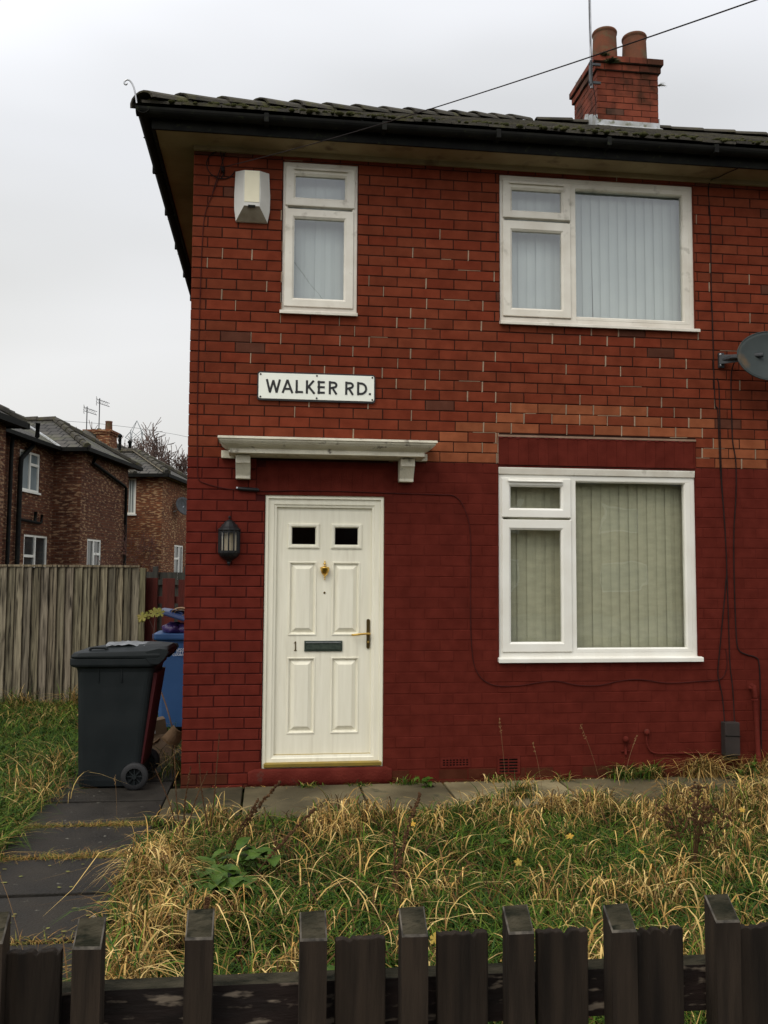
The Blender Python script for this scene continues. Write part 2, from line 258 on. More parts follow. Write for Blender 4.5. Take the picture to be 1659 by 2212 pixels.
# ------------------------------------------------------------ mesh helpers
class MB:
    def __init__(s): s.v = []; s.f = []; s.c = []; s.m = []; s.uv = {}
    def vert(s, p): s.v.append(tuple(p)); return len(s.v)-1
    def face(s, pts, col=(1, 1, 1), mi=0, uv=None):
        i = [s.vert(p) for p in pts]; s.f.append(i); s.c.append(col); s.m.append(mi)
        if uv: s.uv[len(s.f)-1] = uv
    def faces(s, vs, fs, col=(1, 1, 1), mi=0):
        b = len(s.v); s.v += [tuple(p) for p in vs]
        for f in fs: s.f.append([b+k for k in f]); s.c.append(col); s.m.append(mi)
    def box(s, x0, x1, y0, y1, z0, z1, col=(1, 1, 1), mi=0, mat_=None):
        vs = [(x, y, z) for x in (x0, x1) for y in (y0, y1) for z in (z0, z1)]
        if mat_ is not None: vs = [mat_ @ Vector(p) for p in vs]
        s.faces(vs, [(0, 1, 3, 2), (4, 6, 7, 5), (0, 4, 5, 1), (2, 3, 7, 6), (0, 2, 6, 4), (1, 5, 7, 3)], col, mi)
    def hexa(s, b, t, col=(1, 1, 1), mi=0):   # bottom quad (ccw), top quad
        s.faces(list(b)+list(t), [(3, 2, 1, 0), (4, 5, 6, 7), (0, 1, 5, 4), (1, 2, 6, 5), (2, 3, 7, 6), (3, 0, 4, 7)], col, mi)
    def prism(s, poly, axis, a, b, col=(1, 1, 1), mi=0):
        def P(p, t): return {'x': (t, p[0], p[1]), 'y': (p[0], t, p[1]), 'z': (p[0], p[1], t)}[axis]
        n = len(poly); vs = [P(p, a) for p in poly]+[P(p, b) for p in poly]
        s.faces(vs, [tuple(range(n))[::-1], tuple(range(n, 2*n))]+[(i, (i+1) % n, n+(i+1) % n, n+i) for i in range(n)], col, mi)
    def tube(s, pts, r, n=6, col=(1, 1, 1), mi=0, cap=True):
        pts = [Vector(p) for p in pts]; rs = r if isinstance(r, (list, tuple)) else [r]*len(pts)
        up = Vector((0.13, 0.31, 0.94)); vs = []; fs = []
        for i, p in enumerate(pts):
            d = (pts[min(i+1, len(pts)-1)]-pts[max(i-1, 0)])
            if d.length < 1e-9: d = Vector((0, 0, 1))
            d.normalize(); a = d.cross(up)
            if a.length < 1e-3: a = d.cross(Vector((1, 0, 0)))
            a.normalize(); b = d.cross(a); up = b if abs(d.dot(up)) > .99 else up
            for k in range(n):
                t = 2*math.pi*k/n; vs.append(p+(a*math.cos(t)+b*math.sin(t))*rs[i])
        for i in range(len(pts)-1):
            for k in range(n): fs.append((i*n+k, i*n+(k+1) % n, (i+1)*n+(k+1) % n, (i+1)*n+k))
        if cap: fs += [tuple(range(n)), tuple(range((len(pts)-1)*n, len(pts)*n))[::-1]]
        s.faces(vs, fs, col, mi)
    def lathe(s, prof, c, n=20, a0=0, a1=2*math.pi, col=(1, 1, 1), mi=0, axis='z'):
        full = abs(a1-a0-2*math.pi) < 1e-6; k = n if full else n+1; vs = []; fs = []
        for r, h in prof:
            for i in range(k):
                t = a0+(a1-a0)*i/n; p = (r*math.cos(t), r*math.sin(t), h)
                if axis == 'y': p = (p[0], p[2], p[1])
                if axis == 'x': p = (p[2], p[0], p[1])
                vs.append((c[0]+p[0], c[1]+p[1], c[2]+p[2]))
        for j in range(len(prof)-1):
            for i in range(n):
                i2 = (i+1) % k; fs.append((j*k+i, j*k+i2, (j+1)*k+i2, (j+1)*k+i))
        s.faces(vs, fs, col, mi)
    def blob(s, c, r, seed=0, col=(1, 1, 1), mi=0, jit=.25, nu=8, nv=5, sq=(1, 1, 1)):
        rnd = random.Random(seed); vs = []; fs = []
        for j in range(nv+1):
            ph = math.pi*j/nv
            for i in range(nu):
                t = 2*math.pi*i/nu; k = r*(1+rnd.uniform(-jit, jit)) if 0 < j < nv else r
                vs.append((c[0]+k*sq[0]*math.sin(ph)*math.cos(t), c[1]+k*sq[1]*math.sin(ph)*math.sin(t), c[2]+k*sq[2]*math.cos(ph)))
        for j in range(nv):
            for i in range(nu): fs.append((j*nu+i, j*nu+(i+1) % nu, (j+1)*nu+(i+1) % nu, (j+1)*nu+i))
        s.faces(vs, fs, col, mi)
    def build(s, name, mats, parent=None, smooth=False, bevel=0, xf=None):
        if not isinstance(mats, (list, tuple)): mats = [mats]
        me = bpy.data.meshes.new(name); me.from_pydata(s.v, [], s.f)
        for m in mats: me.materials.append(M[m] if isinstance(m, str) else m)
        me.polygons.foreach_set('material_index', s.m)
        at = me.color_attributes.new('col', 'FLOAT_COLOR', 'CORNER')
        buf = np.empty((len(me.loops), 4), np.float32)
        k = 0
        for f, c in zip(s.f, s.c):
            buf[k:k+len(f)] = (*c, 1); k += len(f)
        at.data.foreach_set('color', buf.ravel())
        if s.uv:
            uvl = me.uv_layers.new(name='UVMap'); k = 0
            for i, f in enumerate(s.f):
                if i in s.uv:
                    for q in range(len(f)): uvl.data[k+q].uv = s.uv[i][q]
                k += len(f)
        if xf is not None: me.transform(xf)
        me.validate(); me.update()
        if smooth: me.polygons.foreach_set('use_smooth', [True]*len(me.polygons))
        o = bpy.data.objects.new(name, me); COL.objects.link(o)
        if parent: o.parent = parent
        if bevel:
            b = o.modifiers.new('bevel', 'BEVEL'); b.width = bevel; b.segments = 2; b.limit_method = 'ANGLE'; b.angle_limit = R(40)
        return o

def fixn(o):
    bm = bmesh.new(); bm.from_mesh(o.data); bmesh.ops.remove_doubles(bm, verts=bm.verts, dist=1e-5)
    bmesh.ops.recalc_face_normals(bm, faces=bm.faces); bm.to_mesh(o.data); bm.free(); return o

def tag(o, label=None, cat=None, group=None, kind=None):
    if label: o['label'] = label
    if cat: o['category'] = cat
    if group: o['group'] = group
    if kind: o['kind'] = kind
    return o

def thing(name, label, cat, loc=(0, 0, 0), rz=0, group=None):
    o = bpy.data.objects.new(name, None); COL.objects.link(o); o.location = loc; o.rotation_euler = (0, 0, rz)
    o.empty_display_size = .2
    return tag(o, label, cat, group)

def rel(o, parent):   # parent a world-space mesh to a placed Empty without moving it
    o.parent = parent
    M4 = Matrix.Translation(parent.location) @ Matrix.Rotation(parent.rotation_euler.z, 4, 'Z')
    o.matrix_parent_inverse = M4.inverted(); return o

def ring(mb, x0, x1, z0, z1, prof, cap=None, mi=0, col=(1, 1, 1)):
    """profile of (inset, y) loops swept round a rectangle in the XZ plane"""
    L = []
    for d, y in prof: L.append([(x0+d, y, z0+d), (x1-d, y, z0+d), (x1-d, y, z1-d), (x0+d, y, z1-d)])
    for a, b in zip(L, L[1:]):
        for i in range(4):
            j = (i+1) % 4; mb.face([a[i], a[j], b[j], b[i]], col, mi)
    if cap: mb.face(L[-1], col, mi)

def holes_grid(mb, x0, x1, z0, z1, y, holes, col=(1, 1, 1), mi=0, fn=None):
    xs = sorted({x0, x1, *[h[0] for h in holes], *[h[1] for h in holes]}); zs = sorted({z0, z1, *[h[2] for h in holes], *[h[3] for h in holes]})
    xs = [x for x in xs if x0 <= x <= x1]; zs = [z for z in zs if z0 <= z <= z1]
    for a, b in zip(xs, xs[1:]):
        for c, d in zip(zs, zs[1:]):
            cx, cz = (a+b)/2, (c+d)/2
            if any(h[0] < cx < h[1] and h[2] < cz < h[3] for h in holes): continue
            mb.face([(a, y, c), (b, y, c), (b, y, d), (a, y, d)], col, mi)

def smooth_path(pts, n=6):
    P = [Vector(p) for p in pts]; out = []
    for i in range(len(P)-1):
        p0, p1, p2, p3 = P[max(i-1, 0)], P[i], P[i+1], P[min(i+2, len(P)-1)]
        for k in range(n):
            t = k/n; out.append(.5*((2*p1)+(p2-p0)*t+(2*p0-5*p1+4*p2-p3)*t*t+(3*p1-p0-3*p2+p3)*t**3))
    out.append(P[-1]); return out

# ------------------------------------------------------------ ground
g = MB(); g.face([(-400, -60, -.03), (400, -60, -.03), (400, 700, -.03), (-400, 700, -.03)]); tag(g.build('ground', 'soil'), kind='structure')
def mound(name, x0, x1, y0, y1, amp, base, m, nx=60, ny=50, seed=0):
    rs = np.random.RandomState(seed); k = rs.rand(8, 4)
    def h(x, y):
        v = 0
        for a in k: v += math.sin(x*(1+5*a[0])+6*a[1]+y*(1+5*a[2])+6*a[3])
        return base+amp*v/8
    mb = MB(); vs = []; fs = []
    for j in range(ny+1):
        for i in range(nx+1):
            x, y = x0+(x1-x0)*i/nx, y0+(y1-y0)*j/ny; vs.append((x, y, h(x, y)))
    for j in range(ny):
        for i in range(nx): q = j*(nx+1)+i; fs.append((q, q+1, q+nx+2, q+nx+1))
    mb.faces(vs, fs); return tag(mb.build(name, m, smooth=True), kind='structure')
mound('garden_soil', -.12, 9, -4.9, -.84, .02, -.008, 'soil')
mound('lawn_soil', -14, -.90, -4.9, 30, .02, -.008, 'soil')
g = MB(); g.box(-30, 30, -7.9, -5.02, -.2, -.012); tag(g.build('pavement', 'pavement'), kind='structure')
g = MB(); g.box(-30, 30, -8.05, -7.905, -.2, -.008); tag(g.build('kerb', 'kerb', bevel=.015), kind='structure')
g = MB(); g.face([(-30, -16, -.12), (30, -16, -.12), (30, -8.05, -.12), (-30, -8.05, -.12)]); g.face([(-30,-60,-.02),(30,-60,-.02),(30,-16,-.02),(-30,-16,-.02)]); tag(g.build('road', 'asphalt'), kind='structure')

# path of slabs down the left, and the flags along the foot of the house
pm = MB()
ys = [-4.95, -4.35, -3.40, -2.79, -2.20, -1.585, -.93, -.32, .30, .95, 1.6]
for a, b in zip(ys, ys[1:]):
    t = random.uniform(.85, 1.12); gap = .028
    tl = random.uniform(-.004, .004)
    pm.hexa([(-.93+random.uniform(-.01, .01), a+gap, -.06), (-.08, a+gap, -.06), (-.08, b-gap, -.06), (-.92, b-gap, -.06)],
            [(-.93, a+gap, .012+tl), (-.085, a+gap, .010), (-.085, b-gap, .012-tl), (-.92, b-gap, .014)], (t, t, t))
tag(pm.build('path', 'slab', bevel=.006), kind='structure')
cm = MB()
xs = [-.082, .47, 1.35, 2.0, 2.92, 3.8, 4.7, 5.6, 6.5, 7.4, 8.3]
for i, (a, b) in enumerate(zip(xs, xs[1:])):
    t = [.38, .72, .85, 1.45, .75, .62, .8, .8, .8, .8][i]; e = random.uniform(-.02, .02)
    cm.hexa([(a+.008, -.90+e, -.08), (b-.008, -.90-e, -.08), (b-.008, -.012, -.08), (a+.008, -.012, -.08)],
            [(a+.008, -.90+e, .016), (b-.008, -.89-e, .014), (b-.008, -.012, .02), (a+.008, -.012, .02)], (t, t, t*.97))
tag(cm.build('house_paving', 'concrete', bevel=.008), kind='structure')

# ------------------------------------------------------------ the red house
house = thing('brick_house', 'red brick end house with maroon painted ground floor, cream door and white windows', 'house')
HW, HD, SOF = 12.0, 8.0, 5.0
CH, CO, BW = .0831, .035, .2325
OPEN = [(.703, 1.303, 3.712, 4.932), (2.475, 4.155, 3.70, 4.935), (2.458, 4.128, .975, 2.505), (.60, 1.53, .150, 2.243)]
LINTEL = (2.456, 4.135, 2.521, 2.757)
DLINT = (.53, 1.60, 2.243, 2.46)
VENTS = [(1.985, 2.225, .128, .205), (2.44, 2.625, .07, .205)]
rb = random.Random(3)
def brick_col(x, z):
    if z < 2.505:                                   # maroon masonry paint
        k = rb.uniform(.95, 1.05)
        warm = 1.15 if x < .6 else 1.0
        if z < .14 and rb.random() < .6: return (.065*k, .018*k, .0095*k)              # the strip left of the door was painted a touch redder
        return (.094*k*warm, .0152*k*warm, .0098*k*warm)
    rep = 2.505 < z < 3.0 and abs(x-3.3)*.55+(z-2.5)*1.3 < 1.05
    if rep and rb.random() < .75:
        k = rb.uniform(.85, 1.15); return (.225*k, .070*k, .031*k)
    r = rb.random()
    if r < .035: k = rb.uniform(.8, 1.2); return (.088*k, .032*k, .020*k)
    k = rb.uniform(.86, 1.12)
    g_ = rb.uniform(.90, 1.10)
    return (.146*k, .0318*k*g_, .0150*k*g_)
def brick_wall(mb, x0, x1, z0, z1, holes, P, colf, jd=.0055, seed=0, cream=None):
    """individually laid bricks; P(x, d, z) maps wall coords (d outwards) to the world"""
    rr = random.Random(seed); n0 = int((z0-CO)/CH)-1
    row = n0
    while CO+row*CH < z1:
        a, b = max(CO+row*CH, z0), min(CO+(row+1)*CH, z1); row += 1
        if b-a < .012: continue
        xx = x0-(0 if (row % 2) else BW/2)
        xx = x0 if row % 2 == 0 else x0-BW/2
        dr = 0
        while xx < x1:
            w = BW+rr.uniform(-.004, .004); dr += w-BW
            if abs(dr) > .02: w -= dr; dr = 0
            segs = [(max(xx, x0), min(xx+w, x1))]; xx += w
            for h in holes:
                if h[3] <= a+.012 or h[2] >= b-.012: continue
                ns = []
                for s0, s1 in segs:
                    if h[1] <= s0 or h[0] >= s1: ns.append((s0, s1)); continue
                    if h[0] > s0: ns.append((s0, h[0]))
                    if h[1] < s1: ns.append((h[1], s1))
                segs = ns
            for s0, s1 in segs:
                if s1-s0 < .012: continue
                cz = (a+b)/2; c = colf((s0+s1)/2, cz); painted = cz < 2.505
                j = .0024 if painted and s0 > .6 else .0036
                d = rr.uniform(-.0015, .0012); cc = .0035
                u0, u1, v0, v1 = s0+(j if s0 > x0+.001 else 0), s1-j, a+j, b-j
                if s0 <= x0+.001: u0 = s0
                tw = [rr.uniform(-.0012, .0012) for _ in range(4)]
                o = [P(u0, -jd-.003, v0), P(u1, -jd-.003, v0), P(u1, -jd-.003, v1), P(u0, -jd-.003, v1)]
                m_ = [P(u0+tw[0], d-cc, v0+tw[1]), P(u1+tw[2], d-cc, v0+tw[3]), P(u1+tw[1], d-cc, v1+tw[2]), P(u0+tw[3], d-cc, v1+tw[0])]
                t = [P(u0+cc, d, v0+cc), P(u1-cc, d, v0+cc), P(u1-cc, d, v1-cc), P(u0+cc, d, v1-cc)]
                mb.faces(o+m_+t, [(0, 1, 5, 4), (1, 2, 6, 5), (2, 3, 7, 6), (3, 0, 4, 7), (4, 5, 9, 8), (5, 6, 10, 9), (6, 7, 11, 10), (7, 4, 8, 11), (8, 9, 10, 11)], c)
                if cream and cream(s1, cz) and s1 < x1-.02:
                    k = rr.uniform(.7, 1.1); ee = rr.uniform(-.004, .012)
                    w2 = rr.uniform(.003, .0065); q = [(s1-w2, v0-ee), (s1+w2*.6, v0-.004), (s1+w2, v1+.003), (s1-w2*.7, v1+rr.uniform(0, .006))]
                    mb.faces([P(p[0], .0015, p[1]) for p in q]+[P(p[0], -.006, p[1]) for p in q],
                             [(0, 1, 2, 3), (0, 4, 5, 1), (1, 5, 6, 2), (2, 6, 7, 3), (3, 7, 4, 0)], (.30*k, .22*k, .155*k))
                if cream and cream(s1+9, cz) and rr.random() < .25:
                    k = rr.uniform(.7, 1.0); L0 = rr.uniform(s0, s1-.05); L1 = min(s1+.1, L0+rr.uniform(.06, .25))
                    q = [(L0, a-.0035), (L1, a-.002), (L1, a+.003), (L0, a+.002)]
                    mb.faces([P(p[0], .001, p[1]) for p in q]+[P(p[0], -.006, p[1]) for p in q],
                             [(0, 1, 2, 3), (0, 4, 5, 1), (1, 5, 6, 2), (2, 6, 7, 3), (3, 7, 4, 0)], (.27*k, .19*k, .13*k))
rc = random.Random(11)
def cream(x, z):
    if z < 2.53: return False
    bx = x if x < 8.5 else x-9
    p = .06
    if 2.9 < z < 4.3: p = .30 if .2 < bx < 4.3 else .10
    if bx < .7 and z < 3.3: p = .08
    if z > 4.35: p = .03
    if 2.505 < z < 3.05 and abs(bx-3.3) < 1.0: p = .95
    return rc.random() < p
wm = MB()
allh = OPEN+[LINTEL]+VENTS+[(.50, 1.60, -.1, .12), DLINT]
brick_wall(wm, 0, HW, .0, SOF+.0, allh, lambda x, d, z: (x, -d, z), brick_col, cream=cream, seed=1)
brick_wall(wm, 0, HD, .0, SOF+.0, [], lambda y, d, z: (-d, y, z), lambda y, z: brick_col(.1, z), seed=2)
# mortar bed behind the bricks (dark joints above, paint-filled below)
def mortar(mb, x0, x1, z0, z1, y, col):
    hs = [(max(h[0], x0), min(h[1], x1), max(h[2], z0), min(h[3], z1)) for h in OPEN+VENTS if h[0] < x1 and h[1] > x0 and h[2] < z1 and h[3] > z0]
    holes_grid(mb, x0, x1, z0, z1, y, hs, col)
MC = (.027, .012, .009)
mortar(wm, .004, HW, 2.512, SOF, .0050, MC)
mortar(wm, .004, .60, 0, 2.512, .0058, (.05, .010, .009))
mortar(wm, .60, HW, 0, 2.512, .0018, (.083, .0133, .0087))
wm.face([(.006, .004, 0), (.006, HD, 0), (.006, HD, SOF), (.006, .004, SOF)], MC)
# brickwork returns round the openings
for i, (a, b, c, d) in enumerate(OPEN):
    cl = (.098, .0142, .0105) if i >= 2 else (.17, .040, .022)
    if i == 3: cl = (.62, .60, .50)
    for q in ([(a, .0, c), (a, .14, c), (a, .14, d), (a, .0, d)], [(b, .0, d), (b, .14, d), (b, .14, c), (b, .0, c)],
              [(a, .0, d), (a, .14, d), (b, .14, d), (b, .0, d)], [(b, .0, c), (b, .14, c), (a, .14, c), (a, .0, c)]):
        wm.face(q, cl)
# soldier-course lintels, painted over
x = LINTEL[0]
while x < LINTEL[1]-.01:
    w = min(.083, LINTEL[1]-x); k = rb.uniform(.93, 1.08)
    wm.box(x+.0008, x+w-.0008, -.002+rb.uniform(-.001, .001), .02, LINTEL[2], LINTEL[3]-.012, (.094*k, .0152*k, .0098*k)); x += w
pts = [(LINTEL[0]-.005, LINTEL[3]+.004)]
xx = LINTEL[0]
wm.box(LINTEL[0]-.004, LINTEL[1]+.004, -.007, .02, LINTEL[3]-.010, LINTEL[3]+.006, (.26, .17, .12))
while xx < LINTEL[1]-.03:                                # scalloped paint drips under the bead
    wm.prism([(xx, LINTEL[3]-.011), (xx+.008, LINTEL[3]-.019-rb.random()*.006), (xx+.03, LINTEL[3]-.021-rb.random()*.004), (xx+.045, LINTEL[3]-.011)], 'y', -.006, .0, (.11, .018, .015)); xx += rb.uniform(.05, .085)
x = DLINT[0]
while x < DLINT[1]-.01:
    w = min(.083, DLINT[1]-x); k = rb.uniform(.93, 1.08)
    wm.box(x+.0012, x+w-.0012, -.001+rb.uniform(-.001, .001), .02, DLINT[2]+.001, DLINT[3], (.094*k, .0152*k, .0098*k)); x += w
wm.face([(0, HD, 0), (HW, HD, 0), (HW, HD, SOF), (0, HD, SOF)], MC); wm.face([(HW, 0, 0), (HW, HD, 0), (HW, HD, SOF), (HW, 0, SOF)], MC)
wm.build('wall', 'brick', house)
im = MB()                                                # the rooms behind the windows
for (x0, x1, z0, z1) in ((.05, 2.2, 2.65, 4.97), (2.25, 5.2, 2.65, 4.97), (2.25, 5.2, .05, 2.6), (.05, 2.2, .05, 2.6)):
    im.face([(x0, 2.6, z0), (x1, 2.6, z0), (x1, 2.6, z1), (x0, 2.6, z1)]); im.face([(x0, .16, z0), (x0, 2.6, z0), (x0, 2.6, z1), (x0, .16, z1)])
    im.face([(x1, .16, z0), (x1, 2.6, z0), (x1, 2.6, z1), (x1, .16, z1)]); im.face([(x0, .16, z0), (x1, .16, z0), (x1, 2.6, z0), (x0, 2.6, z0)])
    im.face([(x0, .16, z1), (x1, .16, z1), (x1, 2.6, z1), (x0, 2.6, z1)])
im.build('room', 'room', house)
# painted step under the door
sm = MB()
n = 24; vs = []; fs = []
prof = [(.0, .005), (-.014, .005), (-.020, .06), (-.019, .128), (-.008, .147), (.05, .150)]
for i in range(n+1):
    x = .498+(1.602-.498)*i/n
    for k, (y, z) in enumerate(prof):
        e = .18 if i in (0, n) else 1
        vs.append((x, y*e+random.uniform(-.002, .002), z+random.uniform(-.003, .003)-(0.02 if i in (0, n) and k > 2 else 0)))
for i in range(n):
    for k in range(5): q = i*6+k; fs.append((q, q+6, q+7, q+1))
sm.faces(vs, fs); sm.box(.50, 1.60, -.001, .06, .0, .118); o = sm.build('door_step', 'masonry_paint', house, smooth=True)
# air bricks
for i, (a, b, c, d) in enumerate(VENTS):
    v = MB(); nx, nz, bx = (8, 3, .016) if i == 0 else (2, 5, .012)
    hs = []
    for p in range(nx):
        for q in range(nz):
            w, h = (b-a-.03)/nx, (d-c-.022)/nz
            hs.append((a+.015+p*w+w*.2, a+.015+(p+1)*w-w*.2, c+.011+q*h+h*.22, c+.011+(q+1)*h-h*.22) if i == 0 else
                      (a+.012+p*w+w*.06, a+.012+(p+1)*w-w*.06, c+.008+q*h+h*.28, c+.008+(q+1)*h-h*.20))
    holes_grid(v, a, b, c, d, -.005, hs, mi=0)
    for q in ([(a, -.005, c), (a, .01, c), (a, .01, d), (a, -.005, d)], [(b, -.005, c), (b, .01, c), (b, .01, d), (b, -.005, d)], [(a, -.005, d), (b, -.005, d), (b, .01, d), (a, .01, d)], [(a, -.005, c), (b, -.005, c), (b, .01, c), (a, .01, c)]): v.face(q)
    v.face([(a, .02, c), (b, .02, c), (b, .02, d), (a, .02, d)], mi=1)
    o = v.build('air_brick', ['masonry_paint', 'black_plastic'], house)

# windows ---------------------------------------------------------------
def slats(name, x0, x1, z0, z1, y, m, parent, seed, pitch=.080, w=.089, gap=None):
    r_ = random.Random(seed); mb = MB(); x = x0
    while x < x1-.02:
        a = R(r_.uniform(3.5, 7.5)); tw = r_.uniform(-.03, .03); c, s_ = math.cos(a), math.sin(a)
        k = r_.uniform(.94, 1.04); lean = r_.uniform(-.004, .004); lean = gap[1] if gap and abs(x-gap[0]) < pitch/2 else lean
        n_ = 6; vs = []; fs = []
        for j in range(n_+1):
            zz = z0+(z1-z0)*j/n_; dx = lean*(1-j/n_)
            for u, dy in ((0, 0), (.5, -.004), (1, 0)): vs.append((x+dx+u*w*c, y+u*w*s_+dy, zz))
        for j in range(n_):
            for u in range(2): q = j*3+u; fs.append((q, q+1, q+4, q+3))
        mb.faces(vs, fs, (k, k, k)); x += pitch
    mb.box(x0-.02, x1+.02, y-.01, y+.05, z1, z1+.035, (.9, .9, .9))
    return mb.build(name, m, parent)

def window(o, lights, fixed, sillx, y, m, gm, bm_, vent, seed, bz, gap=None, head=0):
    x0, x1, z0, z1 = o
    f = MB(); fw = .045
    top = z1-head
    ring(f, x0, x1, z0+.0, top, [(0, y+.07), (0, y), (.003, y-.003), (fw-.008, y-.003), (fw, y+.006), (fw, y+.07)])
    mx0 = None
    if fixed:
        mx0 = fixed[0]; f.box(mx0-.046, mx0-.0, y-.0025, y+.068, z0+.02, top-.02)
        # the bead round the fixed pane
        b0, b1, b2, b3 = fixed
        LL = []
        for (ia, ib, ic, id_, yy) in ((b0-.001, x1-.040, z0+.040, top-.040, y+.05), (b0-.001, x1-.040, z0+.040, top-.040, y-.0035), (b0+.001, b1+.010, b2-.010, b3+.010, y-.0035), (b0+.004, b1, b2, b3, y+.010), (b0+.0045, b1, b2, b3, y+.05)):
            LL.append([(ia, yy, ic), (ib, yy, ic), (ib, yy, id_), (ia, yy, id_)])
        for a, b in zip(LL, LL[1:]):
            for q in range(4): f.face([a[q], a[(q+1) % 4], b[(q+1) % 4], b[q]])
    w = f.build('window', m, house, bevel=.0015)
    for i, (s0, s1, t0, t1, g0, g1, h0, h1) in enumerate(lights):
        s = MB()
        d = (g0-s0)
        L = [[(s0, y+.03, t0), (s1, y+.03, t0), (s1, y+.03, t1), (s0, y+.03, t1)]]
        L.append([(s0, y-.012, t0), (s1, y-.012, t0), (s1, y-.012, t1), (s0, y-.012, t1)])
        e = .004; L.append([(s0+e, y-.016, t0+e), (s1-e, y-.016, t0+e), (s1-e, y-.016, t1-e), (s0+e, y-.016, t1-e)])
        e = -.016; L.append([(g0+e, y-.016, h0+e), (g1-e, y-.016, h0+e), (g1-e, y-.016, h1-e), (g0+e, y-.016, h1-e)])
        L.append([(g0, y-.003, h0), (g1, y-.003, h0), (g1, y-.003, h1), (g0, y-.003, h1)])
        L.append([(g0, y+.03, h0), (g1, y+.03, h0), (g1, y+.03, h1), (g0, y+.03, h1)])
        for a, b in zip(L, L[1:]):
            for q in range(4): s.face([a[q], a[(q+1) % 4], b[(q+1) % 4], b[q]])
        s.build('sash', m, w)
        p = MB(); p.face([(g0-.004, y+.012, h0-.004), (g1+.004, y+.012, h0-.004), (g1+.004, y+.012, h1+.004), (g0-.004, y+.012, h1+.004)]); p.build('pane', gm, w)
    if fixed:
        b0, b1, b2, b3 = fixed
        p = MB(); p.face([(b0-.004, y+.03, b2-.004), (b1+.004, y+.03, b2-.004), (b1+.004, y+.03, b3+.004), (b0-.004, y+.03, b3+.004)]); p.build('pane', gm, w)
    v = MB(); a, b, c = vent
    v.prism([(y-.016, c), (y-.034, c-.008), (y-.036, c-.017), (y-.016, c-.012)], 'x', a, b); v.build('trickle_vent', m, w)
    if sillx:
        s = MB(); a, b, c, d = sillx
        s.prism([(y+.02, d), (-.036, d-.012), (-.040, d-.016), (-.040, c), (-.034, c), (-.030, c+.006), (y+.02, c+.008)], 'x', a, b); s.build('sill', m, w, bevel=.0015)
    slats('vertical_blind', x0-.05, x1+.0, z0+.05, bz, .145, bm_, w, seed, gap=gap)
    return w
W1 = window(OPEN[0], [(.724, 1.28, 4.571, 4.893, .803, 1.201, 4.643, 4.822), (.722, 1.272, 3.748, 4.545, .798, 1.196, 3.82, 4.470)], None,
            (.688, 1.305, 3.678, 3.716), .020, 'upvc_dirty', 'glass', 'blind_up', (.79, 1.22, 4.879), 1, 4.87, gap=(.86, -.012))
W2 = window(OPEN[1], [(2.503, 3.080, 4.575, 4.892, 2.583, 3.005, 4.641, 4.815), (2.503, 3.080, 3.747, 4.550, 2.582, 3.002, 3.818, 4.466)],
            (3.126, 4.063, 3.771, 4.850), (2.470, 4.180, 3.666, 3.704), .020, 'upvc_dirty', 'glass', 'blind_up', (2.56, 3.02, 4.874), 2, 4.87, gap=(3.29, .016))
o3 = OPEN[2]
W3 = window(o3, [(2.486, 3.062, 2.097, 2.414, 2.560, 2.982, 2.172, 2.346), (2.488, 3.065, 1.019, 2.078, 2.560, 2.980, 1.098, 1.996)],
            (3.104, 4.040, 1.048, 2.391), (2.448, 4.153, .938, .984), .020, 'upvc', 'glass_low', 'blind_low', (2.535, 2.99, 2.402), 5, 2.42, head=.062)
hb = MB(); hb.prism([(.01, 2.443), (.004, 2.447), (-.004, 2.489), (-.004, 2.500), (.03, 2.500), (.03, 2.443)], 'x', 2.458, 4.124)
hb.build('head_trim', 'upvc_dirty', W3, bevel=.001)

# door ------------------------------------------------------------------
door = MB()
x0, x1, z0, z1 = OPEN[3]
ring(door, x0+.002, x1-.002, z0+.0, z1-.002, [(0, .12), (0, .012), (.022, .012), (.024, .028), (.066, .028), (.072, .036), (.088, .040), (.09, .085)])
dr = door.build('door_frame', 'door', house, bevel=.0015); dr['label'] = 'off white moulded door frame'
lf = MB()
PAN = [(.789, 1.009, 1.153, 1.727), (1.129, 1.350, 1.153, 1.727), (.786, 1.004, .396, .983), (1.125, 1.346, .396, .983)]
LIT = [(.779, 1.027, 1.831, 2.028), (1.117, 1.362, 1.831, 2.028)]
Y = .062
holes_grid(lf, .688, 1.452, .20, 2.158, Y, PAN+LIT)
for p in PAN:
    ring(lf, *p, [(0, Y), (.003, Y-.006), (.011, Y-.005), (.016, Y+.010), (.024, Y+.013), (.054, Y-.005), (.057, Y-.007), (.061, Y-.007)], cap=True)
for p in LIT:
    ring(lf, *p, [(0, Y), (.002, Y-.010), (.012, Y-.013), (.024, Y-.011), (.030, Y-.004), (.034, Y+.012)])
leaf = lf.build('door_leaf', 'door', house, bevel=0)
for p in LIT:
    q = MB(); q.face([(p[0]+.03, Y+.008, p[2]+.03), (p[1]-.03, Y+.008, p[2]+.03), (p[1]-.03, Y+.008, p[3]-.03), (p[0]+.03, Y+.008, p[3]-.03)]); q.build('glass_light', 'glass_dark', leaf)
